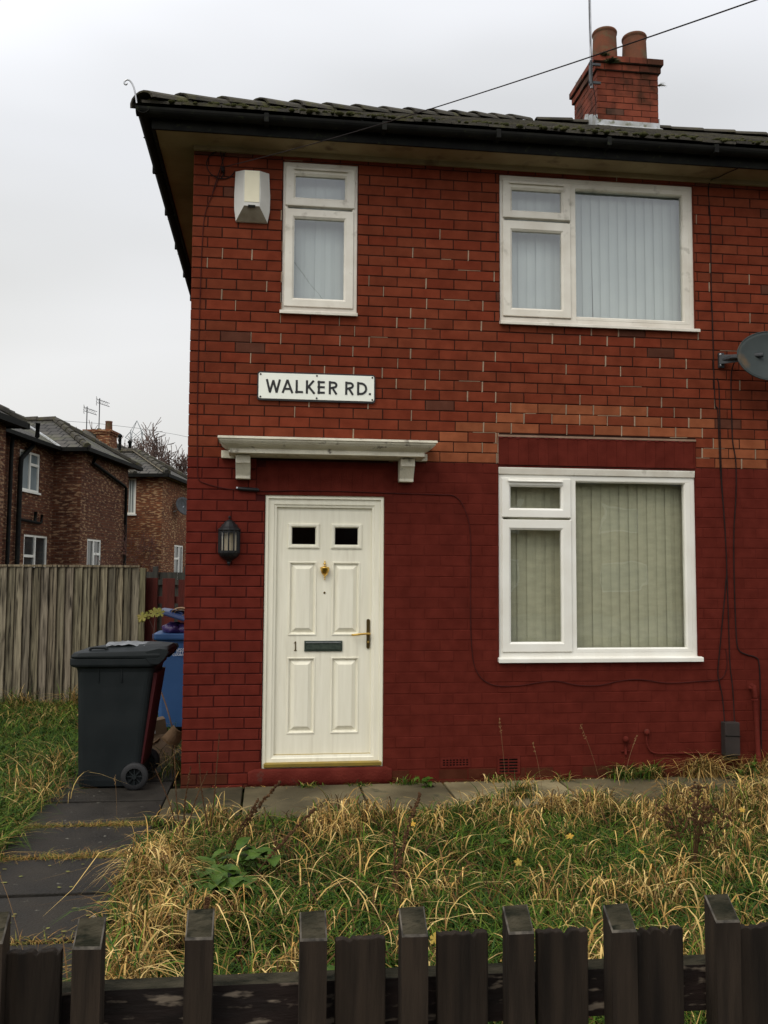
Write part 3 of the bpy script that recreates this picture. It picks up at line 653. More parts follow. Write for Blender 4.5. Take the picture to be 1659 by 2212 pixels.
# knocker: urn shape with a ring
k = MB(); kc = (1.070, Y-.014, 1.66)
k.lathe([(.001, .077), (.005, .074), (.006, .066), (.003, .062), (.011, .055), (.011, .049), (.004, .045), (.005, .036), (.018, .030), (.031, .026), (.037, .020), (.034, .014),
         (.031, .0), (.024, -.018), (.013, -.032), (.004, -.040), (.005, -.046), (.009, -.050), (.006, -.056), (.002, -.060), (.004, -.066), (.006, -.070), (.001, -.076)], kc, 16)
k.tube(smooth_path([(1.042, Y-.02, 1.682), (1.040, Y-.028, 1.66), (1.052, Y-.03, 1.632), (1.070, Y-.032, 1.618), (1.088, Y-.03, 1.632), (1.100, Y-.028, 1.66), (1.098, Y-.02, 1.682)]), .0035)
k.build('knocker', 'brass', leaf, smooth=True)
k = MB(); k.lathe([(.0085, 0), (.0085, -.004), (.0045, -.005), (.0045, -.002), (0, -.002)], (1.070, Y, 1.485), 16, axis='y'); k.build('spyhole', 'antique', leaf)
lb = MB(); lb.box(.917, 1.214, Y-.006, Y, 1.030, 1.111, mi=1)
ring(lb, .917, 1.214, 1.030, 1.111, [(0, Y), (0, Y-.009), (.008, Y-.010), (.012, Y-.0065)], mi=0)
lb.box(.93, 1.20, Y-.013, Y-.0055, 1.042, 1.082, mi=1); lb.box(.928, 1.202, Y-.012, Y-.0055, 1.088, 1.093, mi=0); lb.box(.928, 1.202, Y-.012, Y-.0055, 1.097, 1.101, mi=2)
lb.build('letterbox', ['darkslot', 'darkslot', 'galv'], leaf, bevel=.001)
nb = MB()
nb.box(.8445, .8525, Y-.005, Y, 1.038, 1.106); nb.box(.838, .859, Y-.0045, Y, 1.034, 1.040); nb.prism([(.8445, 1.103), (.837, 1.094), (.8375, 1.091), (.8445, 1.094)], 'y', Y-.0045, Y)
nb.build('door_number', 'antique', leaf)
hd = MB()
pl_ = [(1.417+.0135*math.cos(t), 1.2665+.0135*math.sin(t)) for t in [math.pi*i/8 for i in range(9)]]+[(1.417+.0135*math.cos(t), 1.0615+.0135*math.sin(t)) for t in [math.pi+math.pi*i/8 for i in range(9)]]
hd.prism(pl_, 'y', Y-.010, Y, mi=0)
hd.lathe([(.009, 0), (.009, -.006), (0, -.006)], (1.417, Y-.010, 1.10), 14, axis='y', mi=1)
hd.tube([(1.417, Y-.008, 1.165), (1.417, Y-.05, 1.166)], .008, 10, mi=1)
hd.tube(smooth_path([(1.427, Y-.048, 1.166), (1.40, Y-.054, 1.168), (1.34, Y-.052, 1.163), (1.300, Y-.046, 1.158), (1.288, Y-.034, 1.157)]), [.0085]*20+[.0075]*5, 8, mi=1)
hd.build('door_handle', ['antique', 'brass'], leaf, bevel=.001)
th = MB(); th.prism([(Y+.01, .160), (Y-.030, .197), (Y-.032, .205), (Y-.022, .211), (Y-.022, .222), (Y-.014, .226), (Y-.012, .240), (Y+.01, .243)], 'x', .690, 1.450)
th.build('weather_bar', 'brass_sill', leaf)
th = MB(); th.prism([(.10, .156), (-.008, .156), (-.012, .160), (-.012, .182), (.034, .190), (.10, .195)], 'x', .616, 1.520); th.build('threshold', 'brass_sill', house)

# canopy with two corbels ---------------------------------------------------
cp = MB()
P3 = [(0, 2.660), (.300, 2.655), (.302, 2.638), (.292, 2.633), (.288, 2.622), (.270, 2.604), (.248, 2.590), (.228, 2.580), (.215, 2.572), (.213, 2.562), (.222, 2.560), (.222, 2.540), (0, 2.532)]
LX, RX = .242, 1.904
def inset(p): return .302-p
vs = []; fs = []; n = len(P3)
for (yy, zz) in P3:
    i_ = inset(yy) if yy > 0 else None
    e = .302-max(yy, 0.0) if yy > 0 else None
rings = []
for idx, (yy, zz) in enumerate(P3):
    d = .302-yy if yy > 0 else (.0 if idx == 0 else .08)
    rings.append([(LX+d, .0, zz), (LX+d, -yy, zz), (RX-d, -yy, zz), (RX-d, .0, zz)])
rs_ = random.Random(5)
for a, b in zip(rings, rings[1:]):
    for i in range(3): cp.face([a[i], a[i+1], b[i+1], b[i]])
cp.face([rings[-1][0], rings[-1][3], rings[-2][3], rings[-2][0]]); cp.face([rings[-2][1], rings[-2][2], rings[-2][3], rings[-2][0]])
cp.face([(LX, 0, 2.662), (RX, 0, 2.662), (RX-.003, -.300, 2.656), (LX+.003, -.300, 2.656)])
cp.box(.258, .36, -.05, .0, 2.520, 2.578); cp.box(1.78, 1.868, -.05, .0, 2.528, 2.585)
can = cp.build('canopy', 'canopy', house, bevel=.002); can['label'] = 'cream painted moulded stone canopy over the door'
for (a, b) in ((.372, .482), (1.640, 1.752)):
    c = MB(); c.prism([(0, 2.533), (-.150, 2.533), (-.152, 2.472), (-.140, 2.464), (-.128, 2.45), (-.085, 2.39), (-.080, 2.380), (-.080, 2.358), (0, 2.358)], 'x', a, b)
    c.build('corbel', 'canopy', can, bevel=.003)

# eaves -----------------------------------------------------------------
OH = .27
s = MB()
s.box(-OH, HW+OH, -OH, .0, SOF, SOF+.012); s.box(-OH, .0, .0, HD, SOF, SOF+.012)
s.box(.0, HW, .0, HD, SOF+.002, SOF+.010)
s.box(-.002, HW, -.028, -.002, SOF-.035, SOF)       # scotia at the wall head
s.build('soffit', 'soffit', house)
s = MB(); s.box(-OH-.022, HW+OH, -OH-.022, -OH-.001, SOF-.022, SOF+.115); s.box(-OH-.022, -OH-.001, -OH-.001, HD+OH, SOF-.022, SOF+.115)
s.build('fascia', 'black_plastic', house, bevel=.002)
s = MB()
gp = [(.052*math.cos(t), .052*math.sin(t)) for t in [math.pi+math.pi*i/10 for i in range(11)]]
gc = SOF+.095; off = OH+.022+.054
for (axis, a, b) in (('x', -off-.052, HW+off), ('y', -off-.052, HD+off)):
    prof = [(-off+p[0], gc+p[1]) for p in gp]; prof += [(-off+p[0]*.92, gc+p[1]*.92) for p in gp[::-1]]
    s.prism(prof, axis, a, b)
x = .55
while x < HW: s.box(x, x+.035, -off-.055, -OH-.02, gc-.056, gc+.012); x += .9
y = .6
while y < HD: s.box(-off-.055, -OH-.02, y, y+.035, gc-.056, gc+.012); y += .9
s.build('gutter', 'black_plastic', house)

# roof: individually laid tiles -----------------------------------------
PT = R(29); tp = math.tan(PT); RZ0 = 5.128; E0 = -.36
def rz(t): return RZ0+(t-E0)*tp          # height of the tile bed t metres in from the wall line
roof = MB(); rr = random.Random(9)
L = HD/2-E0
# underlay planes so that no gap shows
roof.face([(E0+.02, E0+.02, rz(E0)-.03), (HW-E0, E0+.02, rz(E0)-.03), (HW-HD/2, HD/2, rz(HD/2)-.03), (HD/2, HD/2, rz(HD/2)-.03)], (.5, .5, .5))
roof.face([(E0+.02, E0+.02, rz(E0)-.03), (HD/2, HD/2, rz(HD/2)-.03), (E0+.02, HD-E0, rz(E0)-.03)], (.5, .5, .5))
roof.face([(E0+.02, HD-E0, rz(E0)-.03), (HD/2, HD/2, rz(HD/2)-.03), (HW-HD/2, HD/2, rz(HD/2)-.03), (HW-E0, HD-E0, rz(E0)-.03)], (.5, .5, .5))
roof.face([(HW-E0, E0, rz(E0)-.03), (HW-E0, HD-E0, rz(E0)-.03), (HW-HD/2, HD/2, rz(HD/2)-.03)], (.5, .5, .5))
gauge = .29*math.cos(PT)
for side in (0, 1):
    t = E0; row = 0
    while t < HD/2:
        u = E0+(.15 if row % 2 else 0); umax = (HW+.3) if side == 0 else HD+.3
        while u < umax:
            w = .295
            if u+w > t-.12 and (u < HW-t+.1 if side == 0 else u < HD-t+.1):
                ua = max(u, t-.0); k = rr.uniform(.75, 1.2); lift = rr.uniform(0, .006); th_ = .022; t1 = t+gauge+.06; sk = rr.uniform(-.006, .006)
                uu0, uu1 = ua+.003, u+w-.003
                if uu1-uu0 > .03 and t1 < HD/2 and uu0 < (HW if side == 0 else HD)-t1-.02:
                    e = rr.uniform(-.008, .006) if row == 0 else 0
                    b_ = [(uu0, t+e, rz(t)+lift+.012), (uu1, t+e+sk, rz(t)+lift+.012), (uu1, t1, rz(t1)), (uu0, t1, rz(t1))]
                    b_[3] = (max(uu0, t1+.0), b_[3][1], b_[3][2]); b_[2] = (max(uu1, t1+.005), b_[2][1], b_[2][2]); lim = (HW if side == 0 else HD)-t1; b_[2] = (min(b_[2][0], lim), b_[2][1], b_[2][2]); b_[3] = (min(b_[3][0], lim-.004), b_[3][1], b_[3][2])
                    if b_[2][0]-b_[3][0] > uu1-uu0+.02: b_[3] = (b_[2][0]-(uu1-uu0), b_[3][1], b_[3][2])
                    tp_ = [(p[0], p[1], p[2]+th_) for p in b_]
                    if side == 1: b_ = [(p[1], p[0], p[2]) for p in b_]; tp_ = [(p[1], p[0], p[2]) for p in tp_]
                    roof.hexa(b_, tp_, (k, k, k*.97))
            u += w
        t += gauge; row += 1
# hip and ridge tiles
def cap_tile(p0, p1, r0, r1, k):
    p0, p1 = Vector(p0), Vector(p1); d = (p1-p0).normalized(); side = d.cross(Vector((0, 0, 1))).normalized(); up = side.cross(d)
    vs = []; n_ = 8
    for (p, r) in ((p0, r0), (p0, r0-.018), (p1, r1), (p1, r1-.018)):
        for i in range(n_+1):
            a = math.pi*i/n_; vs.append(p+side*math.cos(a)*r*1.15+up*math.sin(a)*r*.66)
    m_ = n_+1; fs = []
    for i in range(n_):
        fs += [(i, i+1, 2*m_+i+1, 2*m_+i), (m_+i, 3*m_+i, 3*m_+i+1, m_+i+1), (i, m_+i, m_+i+1, i+1), (2*m_+i, 2*m_+i+1, 3*m_+i+1, 3*m_+i)]
    roof.faces(vs, fs, (k, k, k*.95))
t = E0+.0
first = True
while t < HD/2-.30:
    dt = .24 if first else .300; first = False
    t1 = t+dt+.035
    cap_tile((t, t, rz(t)+.012), (t1, t1, rz(t1)-.012), .116+rr.uniform(-.008, .008), .104, rr.uniform(.8, 1.15)); t += dt
x = HD/2
while x < HW-HD/2:
    cap_tile((x+rr.uniform(-.01, .01), HD/2, rz(HD/2)-.01), (x+.47, HD/2, rz(HD/2)-.012+rr.uniform(0, .012)), .105, .115+rr.uniform(0, .01), rr.uniform(.8, 1.15)); x += .45
t = E0
while t < HD/2-.05:
    cap_tile((HW-t, t, rz(t)+.012), (HW-t-.33, t+.33, rz(t+.33)-.012), .115, .098, rr.uniform(.8, 1.1))
    cap_tile((t, HD-t, rz(t)+.012), (t+.33, HD-t-.33, rz(t+.33)-.012), .115, .098, rr.uniform(.8, 1.1)); t += .30
    if t > HD/2-.34: break
rf = roof.build('roof', 'tile', house)
# moss clumps along the eaves and on the lower tiles
ms = MB(); rm = random.Random(21)
for i in range(620):
    if i < 330:
        x = rm.uniform(-.35, 7.5); y = E0+rm.uniform(-.035, .12) if i < 200 else E0+abs(rm.gauss(0, .5))
        z = rz(y)+.034
    else:
        y = rm.uniform(-.35, HD); x = E0+rm.uniform(-.03, .05); z = rz(x)+.03
    if min(x, y) < E0-.04: continue
    r_ = rm.uniform(.008, .026); ms.blob((x, y, z), r_, i, sq=(1.3, 1.2, .6), nu=6, nv=4)
o = ms.build('moss', 'moss', rf, smooth=True); o['kind'] = 'stuff'

# chimney ---------------------------------------------------------------
CX0, CX1, CY0, CY1 = 4.70, 5.515, 3.60, 4.46
ck = MB(); cr_ = random.Random(17)
def chim_col(x, z):
    k = cr_.uniform(.78, 1.15)
    if cr_.random() < .12: return (.10*k, .045*k, .03*k)
    return (.17*k, .040*k, .020*k)
def course_box(xa, xb, ya, yb, za, zb, seed):
    """one ring of bricks"""
    q = random.Random(seed)
    for face in range(4):
        Ln = (xb-xa) if face in (0, 2) else (yb-ya); u = -(.1175 if seed % 2 else 0)
        while u < Ln:
            a_, b_ = max(0, u), min(Ln, u+.235); u += .235
            if b_-a_ < .01: continue
            c = chim_col(0, 0); j = .0045; d = q.uniform(-.002, .002)
            def P(s_, dd, z):
                if face == 0: return (xa+s_, ya-dd, z)
                if face == 1: return (xa-dd, ya+s_, z)
                if face == 2: return (xa+s_, yb+dd, z)
                return (xb+dd, ya+s_, z)
            lo_, hi_ = a_+(j if a_ > 0 else 0), b_-(j if b_ < Ln else 0)
            o_ = [P(lo_, -.012, za+j), P(hi_, -.012, za+j), P(hi_, -.012, zb-j), P(lo_, -.012, zb-j)]; t_ = [P(lo_, d, za+j), P(hi_, d, za+j), P(hi_, d, zb-j), P(lo_, d, zb-j)]
            ck.faces(o_+t_, [(0, 1, 5, 4), (1, 2, 6, 5), (2, 3, 7, 6), (3, 0, 4, 7), (4, 5, 6, 7)], c)
    ck.box(xa+.009, xb-.009, ya+.009, yb-.009, za-.004, zb-.001, (.05, .028, .02))
z = 7.26; i = 0
while z < 8.05: course_box(CX0, CX1, CY0, CY1, z, z+.083, i); z += .083; i += 1
zc = z
course_box(CX0-.028, CX1+.028, CY0-.028, CY1+.028, z, z+.083, 31); z += .083
course_box(CX0-.028, CX1+.028, CY0-.028, CY1+.028, z, z+.010, 36); z += .010
course_box(CX0-.055, CX1+.055, CY0-.055, CY1+.055, z, z+.083, 34); z += .083
CT = z
ck.hexa([(CX0-.05, CY0-.05, CT-.002), (CX1+.05, CY0-.05, CT-.002), (CX1+.05, CY1+.05, CT-.002), (CX0-.05, CY1+.05, CT-.002)],
        [(CX0+.08, CY0+.08, CT+.045), (CX1-.08, CY0+.08, CT+.045), (CX1-.08, CY1-.08, CT+.045), (CX0+.08, CY1-.08, CT+.045)], (.30, .28, .20))
chim = ck.build('chimney', 'chimney_brick', house)
for i, (px, hh, tilt) in enumerate(((4.950, .545, -.01), (5.362, .515, .02))):
    p = MB(); k_ = hh
    p.lathe([(.166, 0), (.162, k_*.4), (.153, k_-.060), (.153, k_-.045), (.163, k_-.036), (.165, k_-.014), (.158, k_), (.138, k_), (.134, k_-.10), (.13, 0)], (px, 3.97, CT+.02), 28)
    o = p.build('chimney_pot', 'pot', chim, smooth=True)
    o['label'] = ['taller terracotta chimney pot', 'shorter browner terracotta chimney pot'][i]
fl = MB()
fz = rz(CY0)+.02
fl.box(CX0-.012, CX1+.012, CY0-.012, CY0-.003, fz-.02, fz+.09)
x = CX0-.012
for a, b in ((4.69, 4.96), (4.962, 5.22), (5.222, 5.53)): fl.hexa([(a, CY0-.10, rz(CY0-.10)+.040), (b, CY0-.10, rz(CY0-.10)+.040), (b, CY0-.008, fz+.022), (a, CY0-.008, fz+.022)], [(a, CY0-.10, rz(CY0-.10)+.045), (b, CY0-.10, rz(CY0-.10)+.045), (b, CY0-.008, fz+.03), (a, CY0-.008, fz+.03)])
yy = CY0
for k_ in range(3):
    for sx in (CX0-.013, CX1+.004):
        fl.prism([(yy-.01, rz(yy)-.02), (yy+.17, rz(yy+.17)-.02), (yy+.17, rz(yy+.17)+.06), (yy+.10, rz(yy)+.22), (yy-.01, rz(yy)+.17)], 'x', sx-.002*k_, sx+.009-.002*k_)
    yy += .15
fl.build('flashing', 'lead', chim)
vg = MB(); rv = random.Random(4)
def tuft(mb, c, n_, h_, seed, spread=.5, w=.006, up=(0, 0, 1), cols=((.06, .08, .02),)):
    q = random.Random(seed)
    for _ in range(n_):
        a = q.uniform(0, 6.283); l_ = h_*q.uniform(.5, 1.1); d = Vector((math.cos(a)*spread*q.random(), math.sin(a)*spread*q.random(), 0))+Vector(up)
        d.normalize(); p = Vector(c)+Vector((math.cos(a), math.sin(a), 0))*w*2*q.random(); sd = d.cross(Vector((math.sin(a*3), math.cos(a*2), .3))).normalized()*w*.5
        c_ = q.choice(cols); droop = Vector((0, 0, -1))*l_*q.uniform(.1, .45)
        p1 = p+d*l_*.5; p2 = p+d*l_+droop
        mb.face([p-sd, p+sd, p1+sd*.8, p1-sd*.8], c_); mb.face([p1-sd*.8, p1+sd*.8, p2], c_)
tuft(vg, (4.86, CY0-.06, CT-.10), 150, .15, 1, 1.3, .012, up=(0, -.9, .1), cols=((.04, .06, .015), (.06, .07, .03), (.03, .04, .015)))
tuft(vg, (4.78, CY0-.05, CT-.02), 120, .10, 2, 1.5, .009, up=(0, -.5, .5), cols=((.05, .06, .02), (.09, .09, .04)))
tuft(vg, (4.70, CY1-.2, CT+.0), 18, .09, 3, .8, .006, up=(-.6, 0, .8), cols=((.10, .09, .05),))
tuft(vg, (CX1+.01, CY0+.02, 7.95), 40, .12, 5, .8, .006, up=(.9, 0, .4), cols=((.12, .10, .05), (.05, .06, .02)))
tag(vg.build('chimney_weeds', 'grass'), 'small dark weeds rooted in the brick joints near the top of the chimney', 'weeds')

# aerial mast strapped to the chimney
mast = thing('aerial_mast', 'thin galvanised aerial mast strapped to the left front corner of the chimney', 'mast', (4.60, 3.53, 7.60))
q = MB(); q.tube([(4.60, 3.53, 7.80), (4.585, 3.52, 8.6), (4.555, 3.50, 10.6)], .017, 10); rel(q.build('pole', 'galv', smooth=True), mast)
q = MB(); q.box(4.575, 4.72, 3.52, 3.545, 8.10, 8.13); q.box(4.575, 4.72, 3.52, 3.545, 7.86, 7.89); q.box(4.575, 4.60, 3.50, 3.56, 7.84, 8.15); rel(q.build('bracket', 'dish_dark'), mast)
q = MB(); q.tube(smooth_path([(4.578, 3.51, 9.2), (4.570, 3.50, 8.7), (4.585, 3.505, 8.3), (4.60, 3.50, 7.9), (4.64, 3.50, 7.6), (4.62, 3.45, 7.40), (4.60, 3.30, 7.28)]), .005, 5); rel(q.build('lead_wire', 'cable'), mast)

# curled metal finial at the hip corner
q = MB(); q.tube(smooth_path([(-.385, -.42, 5.10), (-.395, -.42, 5.16), (-.41, -.42, 5.22), (-.432, -.42, 5.262), (-.455, -.42, 5.275), (-.475, -.42, 5.262), (-.478, -.42, 5.244), (-.466, -.42, 5.236), (-.458, -.42, 5.246)]), .0065, 6)
o = q.build('hip_iron', 'galv', house, smooth=True); o['label'] = 'curled metal hip iron at the left roof corner'

# ------------------------------------------------------------ things fixed to the wall
# street sign
sg = thing('street_sign', 'white enamel street name sign reading WALKER RD. on the brick wall', 'sign', (.99, 0, 3.1))
def rrect(x0, x1, z0, z1, r, n_=5):
    out = []
    for cx, cz, a0 in ((x1-r, z1-r, 0), (x0+r, z1-r, 90), (x0+r, z0+r, 180), (x1-r, z0+r, 270)):
        for i in range(n_+1): a = R(a0+90*i/n_); out.append((cx+r*math.cos(a), cz+r*math.sin(a)))
    return out
q = MB(); q.prism(rrect(.524, 1.452, 2.984, 3.212, .022), 'y', -.022, -.004); rel(q.build('backing', 'sign_black'), sg)
q = MB(); q.prism(rrect(.534, 1.442, 2.998, 3.200, .014), 'y', -.0265, -.022); rel(q.build('plate', 'sign_white'), sg)
q = MB(); SH = .100; SW = .0168; YS = -.0285; cnt = [0]
def stroke(pts, ox, oz, w=SW):
    for a, b in zip(pts, pts[1:]):
        a = Vector(a); b = Vector(b); d = b-a; L_ = d.length
        if L_ < 1e-6: continue
        d /= L_; nrm = Vector((-d.y, d.x))*w/2; ext = d*w*.18
        cnt[0] += 1; yy = YS-.00003*cnt[0]
        P4 = [a-ext+nrm, a-ext-nrm, b+ext-nrm, b+ext+nrm]
        q.face([(ox+p.x, yy, oz+p.y) for p in P4])
def arc(cx, cz, rx, rz_, a0, a1, n_=10): return [(cx+rx*math.cos(R(a0+(a1-a0)*i/n_)), cz+rz_*math.sin(R(a0+(a1-a0)*i/n_))) for i in range(n_+1)]
h = SH; hw = SW/2; T_ = h-hw
def R_(ox, oz):
    stroke([(hw, 0), (hw, h)], ox, oz); stroke([(hw, T_), (.036, T_)]+arc(.036, h*.72, .024, h*.28-hw, 90, -90)+[(hw, h*.44)], ox, oz); stroke([(.032, h*.44), (.060, 0)], ox, oz)
bz_ = 3.047
stroke([(.006, h), (.030, 0)], .592, bz_); stroke([(.030, 0), (.056, h*.93)], .592, bz_); stroke([(.056, h*.93), (.082, 0)], .592, bz_); stroke([(.082, 0), (.106, h)], .592, bz_)
ox = .718; stroke([(.004, 0), (.040, h)], ox, bz_); stroke([(.040, h), (.078, 0)], ox, bz_); stroke([(.018, h*.30), (.064, h*.30)], ox, bz_)
ox = .822; stroke([(hw, h), (hw, 0)], ox, bz_); stroke([(0, hw), (.055, hw)], ox, bz_)
ox = .902; stroke([(hw, h), (hw, 0)], ox, bz_); stroke([(.060, h), (.012, h*.42)], ox, bz_); stroke([(.022, h*.54), (.066, 0)], ox, bz_)
ox = .996; stroke([(hw, h), (hw, 0)], ox, bz_)
for zz in (hw, h*.52, T_): stroke([(0, zz), (.052, zz)], ox, bz_)
R_(1.082, bz_); rel(q.build('lettering', 'sign_black'), sg); q = MB(); R_(1.212, bz_)
ox = 1.306; stroke([(hw, 0), (hw, h)], ox, bz_); stroke([(hw, T_), (.030, T_)]+arc(.030, h/2, .042, h/2-hw, 90, -90, 14)+[(hw, hw)], ox, bz_)
ox = 1.400; q.face([(ox, YS, bz_), (ox+.017, YS, bz_), (ox+.017, YS, bz_+.017), (ox, YS, bz_+.017)])
rel(q.build('lettering', 'sign_black'), sg)
for (x, z) in ((.549, 3.188), (.988, 3.188), (1.428, 3.188), (.549, 3.010), (.988, 3.010), (1.428, 3.010)):
    q = MB(); q.lathe([(.0075, 0), (.007, -.004), (.0, -.005)], (x, -.0265, z), 10, axis='y'); rel(q.build('screw', 'black_gloss'), sg)

# burglar alarm box
al = thing('alarm_box', 'white faceted alarm box with a cream front and dark base, by the upper left window', 'alarm box', (.46, 0, 4.6))
def AL(y, pts): return [(p[0], y, p[1]) for p in pts]
o0 = [(.335, 4.405), (.583, 4.405), (.600, 4.50), (.602, 4.62), (.591, 4.806), (.327, 4.806), (.320, 4.62), (.322, 4.50)]
i0 = [(.400, 4.505), (.520, 4.505), (.527, 4.56), (.528, 4.64), (.518, 4.790), (.398, 4.790), (.392, 4.64), (.393, 4.56)]
q = MB(); a, b = AL(-.02, o0), AL(-.095, i0)
q.face([p for p in b])
for i in range(8):
    j = (i+1) % 8; q.face([a[i], a[j], b[j], b[i]], mi=1 if i == 0 else 0)
    q.face([(a[i][0], 0, a[i][2]), (a[j][0], 0, a[j][2]), a[j], a[i]], mi=0)
rel(q.build('case', ['alarm', 'alarm_dark']), al)
q = MB(); q.box(.402, .518, -.0985, -.094, 4.535, 4.788); rel(q.build('front_panel', 'alarm_face', bevel=.002), al)
q = MB(); q.box(.432, .488, -.099, -.0935, 4.492, 4.512); rel(q.build('strobe_slot', 'black_plastic'), al)

# wall lantern
la = thing('wall_lantern', 'black half lantern with frosted panes mounted left of the door', 'wall lamp', (.328, 0, 1.9))
q = MB(); LXc, LYc = .328, -.012
def half(r, z, n_=6): return [(LXc+r*math.cos(math.pi+math.pi*i/n_), LYc+r*1.05*math.sin(math.pi+math.pi*i/n_), z) for i in range(n_+1)]
profL = [(.082, 1.955), (.088, 1.965), (.086, 1.972), (.066, 1.99), (.048, 2.012), (.036, 2.028), (.020, 2.040), (.008, 2.046)]
prevL = None
for r_, z_ in profL:
    cur = half(r_, z_)
    if prevL:
        for i in range(6): q.face([prevL[i], prevL[i+1], cur[i+1], cur[i]])
    prevL = cur
q.lathe([(.004, 2.04), (.004, 2.052), (.010, 2.058), (.010, 2.066), (.004, 2.074), (0, 2.076)], (LXc, LYc-.006, 0), 10)
prevL = None
for r_, z_ in [(.076, 1.800), (.082, 1.790), (.078, 1.780), (.070, 1.765), (.050, 1.748), (.030, 1.738), (.018, 1.725), (.012, 1.715)]:
    cur = half(r_, z_)
    if prevL:
        for i in range(6): q.face([prevL[i], prevL[i+1], cur[i+1], cur[i]])
    prevL = cur
q.face(half(.082, 1.955)+[(LXc+.082, .0, 1.955), (LXc-.082, 0, 1.955)]); q.face(half(.076, 1.80))
q.lathe([(.012, 1.72), (.014, 1.708), (.006, 1.700), (.003, 1.69)], (LXc, LYc-.004, 0), 10)
q.box(LXc-.06, LXc+.06, -.012, -.0, 1.755, 2.01)
for i in range(7):
    a = half(.078, 0)[i]; q.box(a[0]-.006, a[0]+.006, a[1]-.006, a[1]+.006, 1.79, 1.96)
for i in range(6):
    aa, bb = half(.078, 0)[i], half(.078, 0)[i+1]
    for zz in ((1.79, 1.806), (1.944, 1.960)):
        q.hexa([(aa[0], aa[1]-.004, zz[0]), (bb[0], bb[1]-.004, zz[0]), (bb[0], bb[1]+.004, zz[0]), (aa[0], aa[1]+.004, zz[0])], [(aa[0], aa[1]-.004, zz[1]), (bb[0], bb[1]-.004, zz[1]), (bb[0], bb[1]+.004, zz[1]), (aa[0], aa[1]+.004, zz[1])])
rel(q.build('lamp_body', 'black_gloss'), la)
q = MB(); hh_ = half(.075, 0)
for i in range(6): q.face([(hh_[i][0], hh_[i][1], 1.80), (hh_[i+1][0], hh_[i+1][1], 1.80), (hh_[i+1][0], hh_[i+1][1], 1.95), (hh_[i][0], hh_[i][1], 1.95)])
rel(q.build('lamp_glass', 'glass_lamp'), la)
q = MB()
for dx in (-.009, .009): q.tube([(LXc+dx, LYc-.035, 1.80), (LXc+dx, LYc-.035, 1.93)], .008, 8)
q.box(LXc-.055, LXc+.055, -.0145, -.0125, 1.80, 1.95)
rel(q.build('bulb', 'bulb'), la)

# satellite dish (half out of frame)
ds = thing('satellite_dish', 'grey oval satellite dish with rust stains on a wall bracket', 'satellite dish', (4.40, 0, 3.45))
q = MB(); dn = Vector((.10, -.95, .26)).normalized(); ax = Vector((.97, .10, .22)); ax = (ax-dn*ax.dot(dn)).normalized(); ay = dn.cross(ax)*-1
if ay.z < 0: ay = -ay
dc = Vector((4.70, -.235, 3.435)); vs = []; fs = []; nr, na = 8, 40
for side in (0, 1):
    for i in range(nr+1):
        r_ = i/nr
        for k_ in range(na):
            a = 2*math.pi*k_/na; vs.append(dc+ax*.335*r_*math.cos(a)+ay*.222*r_*math.sin(a)+dn*(.045*r_*r_-.045-side*.006))
for side in (0, 1):
    b0 = side*(nr+1)*na
    for i in range(nr):
        for k_ in range(na): fs.append((b0+i*na+k_, b0+i*na+(k_+1) % na, b0+(i+1)*na+(k_+1) % na, b0+(i+1)*na+k_))
for k_ in range(na): fs.append((nr*na+k_, nr*na+(k_+1) % na, (nr+1)*na+nr*na+(k_+1) % na, (nr+1)*na+nr*na+k_))
q.faces(vs, fs)
q.tube([dc+ax*.335*math.cos(2*math.pi*k_/40)+ay*.222*math.sin(2*math.pi*k_/40)-dn*.002 for k_ in range(41)], .005, 6)
rel(q.build('dish', 'dish', smooth=True), ds)
q = MB(); q.box(4.345, 4.395, -.022, -.004, 3.375, 3.500); q.tube([(4.37, -.02, 3.44), (4.42, -.09, 3.445), (4.62, -.235, 3.44)], .020, 8)
q.hexa([(4.345, -.03, 3.40), (4.50, -.12, 3.41), (4.50, -.11, 3.41), (4.345, -.02, 3.40)], [(4.345, -.03, 3.48), (4.50, -.12, 3.47), (4.50, -.11, 3.47), (4.345, -.02, 3.48)])
rel(q.build('bracket', 'dish_dark', bevel=.002), ds)
for z_ in (3.393, 3.484):
    q = MB(); q.lathe([(.009, 0), (.009, -.006), (0, -.008)], (4.358, -.024, z_), 8, axis='y'); rel(q.build('bolt', 'bolt'), ds)
q = MB(); q.lathe([(.008, 0), (.008, -.006), (0, -.007)], dc+Vector((-.08, .0, -.075))+dn*-.02, 8, axis='y'); rel(q.build('bolt', 'dish_dark'), ds)
q = MB(); q.tube([dc-ay*.2, dc-ay*.16+dn*.30], .009, 8); q.tube([dc-ay*.17+dn*.27, dc-ay*.15+dn*.36], .03, 12); rel(q.build('receiver_arm', 'dish_dark'), ds)

# meter box
mbx = thing('meter_box', 'dark grey plastic cable box low on the maroon wall', 'meter box', (4.37, 0, .3))
q = MB(); q.box(4.305, 4.433, -.075, -.002, .186, .452); rel(q.build('case', 'meter', bevel=.006), mbx)
q = MB(); q.tube([(4.303, -.077, .348), (4.435, -.077, .342)], .0035, 5); rel(q.build('strap', 'black_plastic'), mbx); q = MB(); q.box(4.318, 4.42, -.055, -.002, .150, .187); rel(q.build('cable_gland', 'black_plastic'), mbx)

# painted waste pipe
q = MB(); q.tube([(4.568, -.02, .742), (4.575, -.045, .735), (4.582, -.048, .66), (4.592, -.048, .40), (4.605, -.05, .02)], .020, 12)
q.tube([(4.579, -.048, .648), (4.581, -.048, .626)], .026, 12); q.tube([(4.548, -.02, .722), (4.575, -.045, .718)], .018, 8)
tag(q.build('waste_pipe', 'masonry_paint', smooth=True), 'red painted vertical waste pipe right of the meter box', 'pipe')
